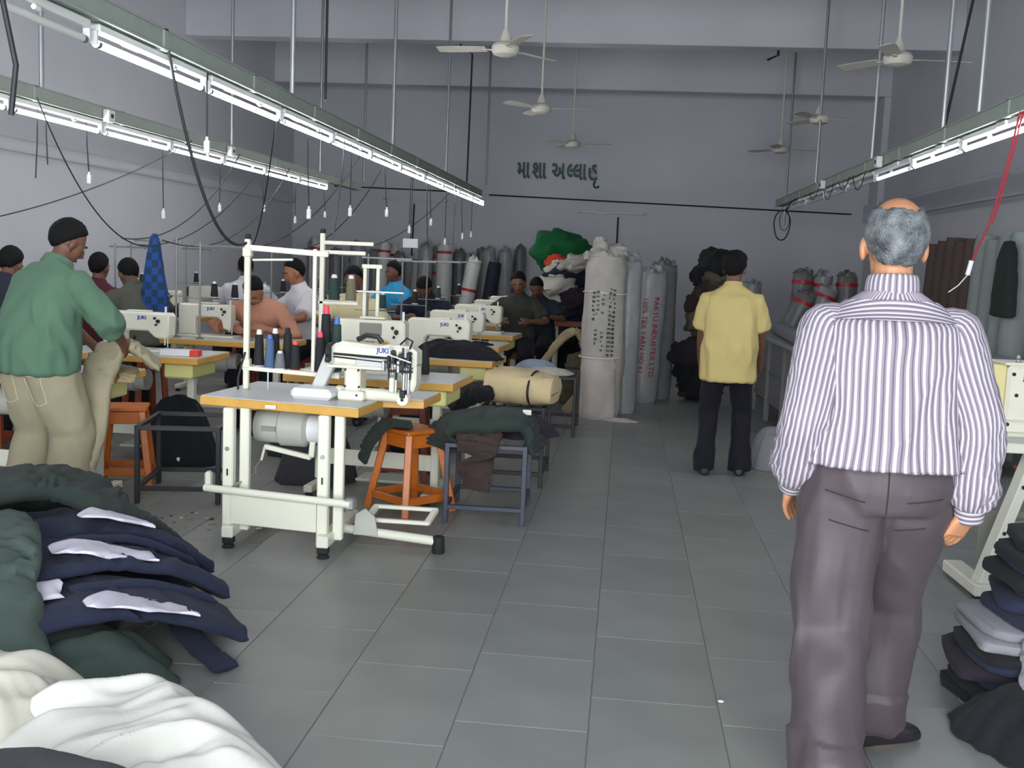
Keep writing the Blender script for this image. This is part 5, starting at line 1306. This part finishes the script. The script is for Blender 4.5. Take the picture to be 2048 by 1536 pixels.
for i in range(21):
    m_ = ['wrap_grey', 'wrap_white', 'wrap_white', 'wrap_dim', 'wrap_white', 'wrap_grey'][i % 6]
    r = rr_.uniform(.10, .135); h = rr_.uniform(1.48, 1.72)
    if x > -3.0: m_ = ['wrap_dim', 'wrap_grey'][i % 2]
    tp = (h-.12,) if (m_ == 'wrap_white') else ()
    if i == 12: tp = (h-.10, h-.38)
    a_ = names[m_]; b_ = ('with a red tape band' if len(tp) == 1 else 'with two red tape bands' if tp else 'without tape')
    near = ('behind the wall-side tables' if x < -4.3 else 'behind the middle tables' if x < -2.9 else 'beside the green bundle')
    lab = '%s roll %s by the back wall %s' % (a_, b_, near)
    fabric_roll(lab, (x+r, 18.25+rr_.uniform(-.03, .03)-(.36 if i % 2 == 1 else 0), 0), r, h, m_, i*2.3, (-3, rr_.uniform(-2, 3)), tp, GB)
    x += 2*r*.80
fabric_roll('white roll with a red band leaning to the right behind the far machines', (-2.62, 16.6, .01), .12, 1.45, 'wrap_white', 3.3, (-4, 9), (1.0,), None)
fabric_roll('dark navy fabric roll leaning by the white leaning roll', (-2.25, 16.7, .01), .11, 1.45, 'roll_navy', 4.3, (-4, 7), (), None, tie=False)
# two tall sacks and the roll with red print
def tall_sack():
    t = thing('tall_sack', 'tall white woven sack roll with dark print and a pale lower cover', 'sack', (-.20, 10.45, 0))
    u = link('woven_cover', roll_mesh('woven_cover', .205, 1.56, 7.7, .12, 30, 26), 'sack_white', t); u.location = (0, 0, .0)
    lo = link('lower_cover', roll_mesh('lower_cover', .18, .60, 9.2, .22, 30, 16, tie=False), 'sack_lower', t); lo.location = (-.02, -.10, 0)
    MB().tube([(.213*math.cos(a), .213*math.sin(a), 1.22+.01*math.sin(a*2)) for a in [2*PI*i/24 for i in range(24)]], .005, 6, closed=True).build('tie_string', 'scrap_white', t)
    MB().tube([(-.02+.20*math.cos(a), -.10+.20*math.sin(a), .60) for a in [2*PI*i/24 for i in range(24)]], .006, 6, closed=True).build('tie_string', 'scrap_white', t)
    r_ = random.Random(5)
    def bent(body, size, z, a0, m, rr, name='printed_line'):
        me = text_mesh(body, size, .0004); me.transform(Matrix.Rotation(-PI/2, 4, 'Z'))
        for v in me.vertices:
            a = a0+v.co.x/rr; zz = z+v.co.y; v.co = Vector((rr*math.cos(a), rr*math.sin(a), zz))
        link(name, me, m, t)
    for k_, (a0, z_, n_) in enumerate(((-2.05, 1.22, 7), (-1.85, 1.27, 7), (-1.62, 1.20, 5), (-1.30, 1.26, 13), (-1.12, 1.25, 13), (-1.9, .86, 4), (-1.62, .84, 5), (-1.32, .88, 7), (-1.12, .88, 7))):
        mb = MB()
        for q in range(n_):
            zz = z_-q*.042; w_ = r_.uniform(.014, .026); rr = .218
            for s_ in (0, 1):
                aa = a0+(s_-.5)*.07+r_.uniform(-.01, .01); c_ = Vector((rr*math.cos(aa), rr*math.sin(aa), zz))
                if r_.random() < .82: mb.box((0, 0, 0), (.010, .006, w_), 0, Matrix.Translation(c_) @ Matrix.Rotation(aa+PI/2, 4, 'Z'))
        mb.build('printed_line', 'print_dark', t, 0)
    for (x_, y_, z_, rx_, rz__, sd_) in ((-.07, -.02, 1.54, .07, .10, 3.), (.10, .03, 1.54, .09, .07, 5.), (-.15, .0, 1.50, .06, .06, 7.)):
        o = link('sack_mouth', lump_mesh('sack_mouth', rx_, .06, rz__, sd_, amp=.03, n=24, k=14), 'sack_white', t); o.location = (x_, y_, z_)
    heap('sack_tail', 'loose torn end of the white sack spread on the floor', 'cloth', 'sack_lower', (-.02, 10.22, 0), .20, .10, .03, 31.2, R(-10), fq=14, st=5, amp=.012, nr=16, nt=50)
    fabric_roll('slim grey roll standing right behind the tall white sack', (.03, 10.85, 0), .13, 1.52, 'wrap_grey', 5.1, (0, 0), (), None)
    t2 = fabric_roll('grey wrapped roll with red printed lines', (.22, 11.85, 0), .19, 1.42, 'wrap_grey', 6.4, (0, 1.5), (), None)
    def bent2(body, size, z, a0):
        rr = .202; me = text_mesh(body, size, .0004); me.transform(Matrix.Rotation(-PI/2, 4, 'Z'))
        for v in me.vertices:
            a = a0+v.co.x/rr; zz = z+v.co.y; v.co = Vector((rr*math.cos(a), rr*math.sin(a), zz))
        link('printed_line', me, 'print_red', t2)
    bent2('PAKTU INDUSTEX LTD', .085, .73, -1.12); bent2('100% TEX YARN NO 62', .080, .74, -1.72); bent2('40    5040', .075, .74, -2.25)
    fabric_roll('grey wrapped roll standing behind the red-printed roll', (.42, 12.2, 0), .15, 1.5, 'wrap_dim', 7.4, (0, 0), (), None)
tall_sack()
# brown and pale rolls against the right wall, and rolls at the back right
for i, (y, m_, lab) in enumerate(((13.55, 'roll_brown', 'brown fabric roll at the far end of the wall rolls'), (13.2, 'roll_brown', 'brown fabric roll second in the wall row'), (12.85, 'roll_brown', 'brown fabric roll in the middle of the brown ones'), (12.5, 'roll_brown', 'brown fabric roll fourth in the wall row'), (12.15, 'roll_brown', 'brown fabric roll touching the pale rolls'),
        (11.8, 'roll_pale', 'pale grey fabric roll touching the brown rolls'), (11.45, 'roll_pale', 'pale grey fabric roll second from the brown ones'), (11.1, 'roll_pale', 'pale grey fabric roll behind the dark coat'), (10.75, 'roll_pale', 'pale grey fabric roll past the dark coat'))):
    fabric_roll(lab, (3.70, y, 0), .13, 1.90+.03*(i % 3), m_, i*1.1, (0, 2), (), 'rolls against the side wall', tie=False)
for i, (x_, y_, h_, tl) in enumerate(((1.66, 13.0, 1.3, 22), (2.0, 13.4, 1.36, 20), (2.2, 14.0, 1.45, 2), (2.50, 14.0, 1.42, 0), (2.80, 14.0, 1.44, 0), (1.50, 14.2, 1.30, 6))):
    fabric_roll(['grey roll with red tape tilted hard by the dark clothes tower', 'grey roll with red tape tilted beside another tilted roll', 'upright grey roll with red tape behind the cutting table', 'upright grey roll with red tape in the middle behind the cutting table', 'upright grey roll with red tape nearest the side wall rolls', 'grey roll half hidden behind the tilted rolls'][i], (x_, y_, .02), .13, h_, 'wrap_grey' if i % 2 else 'wrap_dim', i*3.1, (-2, tl), (h_-.10,) if i != 5 else (), 'rolls behind the cutting table')
# heaps of clothes at the back
cr_ = random.Random(17)
def clothes_tower(cx, cy, w, h, n, label, group, mats, seed):
    k = 0; z_ = 0
    layers = max(2, int(h/.17))
    for L in range(layers):
        for q in range(max(1, int(n/layers))):
            m_ = mats[cr_.randrange(len(mats))]; rx = w*cr_.uniform(.30, .48)*(1-.25*L/layers); ry = rx*cr_.uniform(.6, .9)
            loc = (cx+cr_.uniform(-.5, .5)*w*(.6-.3*L/layers), cy+cr_.uniform(-.25, .15)*w, z_)
            col = {'cloth_black': 'black', 'cloth_brown': 'dark brown', 'cloth_olive': 'olive', 'cloth_plum_black': 'plum-black', 'denim_navy': 'navy', 'cloth_charcoal': 'charcoal', 'cloth_ivory': 'ivory', 'cloth_khaki': 'khaki'}[m_]
            lev = 'low in' if L < layers*.34 else 'halfway up' if L < layers*.67 else 'high up in'
            lump('garment', '%s garment %s %s' % (col, lev, label), 'garment', m_, loc, rx, ry, .155, cr_.random()*50, (cr_.uniform(-.25, .25), cr_.uniform(-.25, .25), cr_.random()*6), group, fq=9, st=3, amp=.05, n=32, k=16)
        z_ += h/layers
clothes_tower(.98, 12.2, .62, 1.58, 22, 'the dark clothes tower behind the boy', 'garments in the dark tower', ['cloth_black', 'cloth_brown', 'cloth_olive', 'cloth_plum_black', 'cloth_black'], 1)
clothes_tower(-.85, 14.6, .85, 1.36, 22, 'the dark clothes heap under the green bundle', 'garments in the dark heap', ['cloth_black', 'denim_navy', 'cloth_charcoal', 'cloth_black', 'cloth_plum_black', 'cloth_ivory'], 2)
clothes_tower(-.42, 11.0, .40, .50, 9, 'the low pile beside the tall white sack', 'garments in the low pile', ['cloth_brown', 'cloth_olive', 'cloth_charcoal', 'cloth_black'], 3)
lump('green_bundle', 'emerald green cloth bundle on top of the dark clothes heap', 'bundle', 'cloth_emerald', (-.98, 15.0, 1.30), .42, .30, .32, 41.2, (0, .25, 0), fq=5, st=2, amp=.07)
lump('red_cloth', 'orange-red cloth under the green bundle', 'cloth', 'cloth_red', (-.88, 14.55, 1.30), .28, .16, .13, 43.2, (0, .3, 0), fq=7, st=2, amp=.04)
lump('white_bag', 'white bag beside the red cloth', 'bag', 'sack_white', (-.62, 14.2, 1.36), .26, .18, .11, 44.2, (0, -.15, .3), fq=7, st=2, amp=.05)
strip('khaki_trousers', 'khaki trousers slumped over the low pile by the sack', 'trousers', 'cloth_khaki', [(-.88, 10.75, .36), (-.76, 10.72, .52), (-.62, 10.74, .72), (-.48, 10.8, .80), (-.38, 10.8, .66)], [.10, .12, .14, .16, .12], .07, 8.3, amp=.02)
o = MB().box((0, 0, .30), (.10, .02, .60), .003).build('plank', 'cloth_khaki'); o.location = (-.55, 10.62, 0); o.rotation_euler = (0, R(38), 0); tag(o, 'thin pale plank leaning by the low pile', 'plank')
# small far table beside the heap
t = thing('side_table', 'small wooden table before the dark clothes heap', 'table', (-.62, 13.55, 0))
MB().box((0, 0, .72), (.62, .5, .045), .004).build('tabletop', 'dark_wood', t)
for sx in (-.24, .24):
    for sy in (-.18, .18): MB().box((sx, sy, .35), (.045, .045, .70), .004).build('leg', 'off_white_enamel', t)
# ---------------------------------------------------------------- hanging cables, pull cords, plugs
def sag(a, b, s, n=22):
    a, b = Vector(a), Vector(b); return [a.lerp(b, i/n)-Vector((0, 0, s*4*(i/n)*(1-i/n))) for i in range(n+1)]
def cable(label, a, b, s, r=.005, m='cable_black', group='machine supply cables'):
    return tag(MB().tube(sag(a, b, s), r, 6).build('power_cable', m), label, 'cable', group)
def cord(label, x, y, L, plug=True, sway=0., group='pull cords with white plugs'):
    t = thing('pull_cord', label, 'cord', (x, y, CH_Z), 0, group)
    MB().tube([(0, 0, 0), (sway*.3, 0, -L*.5), (sway, 0, -L)], .0045, 6).build('cord', 'cable_black', t)
    if plug:
        p = MB().box((sway, 0, -L-.035), (.030, .024, .07), .006).build('plug', 'white_plastic', t)
        MB().cyl((sway, 0, -L), (sway, 0, -L+.02), .008, 8).build('plug_neck', 'white_plastic', p)
ca = 'black cable from the %s to the %s'
e1 = .05
cable(ca % ('aisle channel', 'machine rack of the front stand'), (XA+e1, 5.0, 2.42), (-1.99, 5.52, 1.55), .32, .008)
tag(MB().tube([(XA+.07, 3.55, 2.5), (XA+.10, 3.56, 2.3), (XA+.12, 3.6, 2.1), (XA+.10, 3.6, 1.93)], .010, 8).build('power_cable', 'cable_black'), 'thick black cable end hanging straight down from the near aisle channel', 'cable')
cable('black cable from the wall-side channel sagging behind the green-shirted man', (XB-.03, 6.55, 2.43), (-3.64, 5.87, 1.06), .18, .006)
cable(ca % ('wall-side channel', 'stand with the blue checked cloth'), (XB+.05, 6.85, 2.44), (-3.60, 7.93, 1.50), .30)
cable(ca % ('wall-side channel', 'thread stand by the half-hidden head'), (XB+.05, 9.4, 2.44), (-4.92, 7.02, 1.53), .12)
cable(ca % ('wall-side channel', 'head of the man in green'), (XB+.05, 10.6, 2.44), (-3.9, 7.95, 1.54), .25)
cable(ca % ('wall-side channel far part', 'blue checked cloth'), (XB+.05, 12.2, 2.44), (-3.58, 7.96, 1.54), .34)
cable(ca % ('aisle channel', 'thread stand right of the blue cloth'), (XA-.05, 6.9, 2.44), (-3.02, 8.34, 1.50), .22)
cable(ca % ('aisle channel middle', 'thread stand left of the peach shirt'), (XA-.05, 9.3, 2.44), (-3.04, 8.36, 1.50), .20)
cable(ca % ('aisle channel middle', 'twin-bar thread rack'), (XA, 8.4, 2.44), (-1.93, 6.68, 1.62), .35)
cable(ca % ('aisle channel', 'white-shirted worker'), (XA-.05, 10.2, 2.44), (-3.3, 9.75, 1.50), .30)
cable(ca % ('aisle channel', 'bare-topped table'), (XA+.05, 11.6, 2.44), (-2.0, 10.75, 1.47), .25)
cable(ca % ('aisle channel far part', 'rolls at the back wall'), (XA-.05, 14.2, 2.44), (-3.4, 14.0, 1.60), .12)
cable(ca % ('aisle channel far end', 'dark-shirted worker table'), (XA+.05, 13.6, 2.44), (-2.0, 12.12, 1.47), .20)
cable(ca % ('wall-side channel', 'fourth wall table'), (XB-.05, 11.6, 2.44), (-5.08, 10.6, 1.50), .28)
k = 0
for (x, y, L, sw) in ((XB, 6.35, .30, -.02), (XB, 7.6, .42, .02), (XB, 8.9, .62, .01), (XB, 10.2, .50, .0), (XB, 11.4, .44, .03), (XB, 12.6, .52, .0), (XB, 13.8, .4, .02)):
    cord('white-plugged pull cord hanging from the wall-side channel', x, y, L, True, sw, 'pull cords on the wall-side channel')
for (x, y, L, sw) in ((XA, 5.6, .35, .0), (XA, 7.4, .62, .02), (XA, 8.6, .55, .0), (XA, 9.8, .50, .03), (XA, 11.0, .62, .0), (XA, 12.1, .50, .02), (XA, 13.2, .70, .0), (XA, 14.4, .60, .03), (XA, 15.4, .55, .0)):
    cord('white-plugged pull cord hanging from the aisle channel', x, y, L, True, sw, 'pull cords on the aisle channel')
cord('plugless doubled cord hanging from the wall-side channel', XB, 6.95, .50, False, -.02, None)
cord('single plugless cord beside the doubled cord', XB, 7.05, .40, False, .01, None)
# wires looped at the far end of the right channel, and the red cable
tag(MB().tube([(2.10, 14.0, 2.44), (2.02, 14.0, 2.36)]+[(1.93+.10*math.cos(a)*(1+.06*math.sin(3*a)), 14.0, 2.08+.19*math.sin(a)) for a in [PI*.4+2*PI*i/28 for i in range(29)]], .009, 6).build('cable_coil', 'cable_black'), 'black cable coil hanging at the far end of the right channel', 'cable')
tag(MB().tube([(2.11, 13.95, 2.44), (2.04, 13.95, 2.34)]+[(1.95+.06*math.cos(a), 13.95, 2.14+.13*math.sin(a)) for a in [PI*.4+2*PI*i/24 for i in range(25)]], .005, 6).build('cable_coil', 'cable_black'), 'smaller thin cable coil inside the black coil', 'cable')
for i, y in enumerate((12.9, 12.0, 11.2, 10.5)):
    tag(MB().tube(sag((XRR-.06, y, 2.42), (XRR-.06, y-.55, 2.42), .10+.05*(i % 2), 14), .004, 6).build('wire_loop', 'cable_black'), 'thin wire loop sagging under the unlit right channel', 'cable', 'wire loops under the right channel')
rc = [(2.085, 6.2, 2.42), (2.06, 6.2, 2.25), (2.035, 6.2, 2.10), (2.01, 6.2, 1.95), (1.975, 6.2, 1.80), (1.93, 6.2, 1.68), (1.90, 6.2, 1.59)]
t = thing('red_cable', 'red cable hanging from the right channel to a white connector', 'cable', (0, 0, 0))
MB().tube(rc, .006, 6).build('cable', 'cable_red', t)
MB().tube([(p[0]+.02, p[1]+.01, p[2]+.01) for p in rc[:5]], .005, 6).build('twin_cable', 'cable_red', t)
MB().cyl((1.90, 6.2, 1.60), (1.885, 6.2, 1.52), .013, 10).build('connector', 'white_plastic', t)
MB().tube([(1.885, 6.2, 1.52), (1.84, 6.2, 1.46), (1.79, 6.2, 1.42)], .003, 6).build('thin_wire', 'white_plastic', t)
tag(MB().box((-2.87, 14.0, 1.66), (.20, .01, .12), .002).build('paper_card', 'white_plastic'), 'white paper card hanging above the far machines', 'card')
tag(MB().cyl((-2.87, 14.0, 1.72), (-2.86, 14.0, 2.6), .006, 6).build('card_wire', 'cable_black'), 'dark wire holding the white paper card', 'wire')
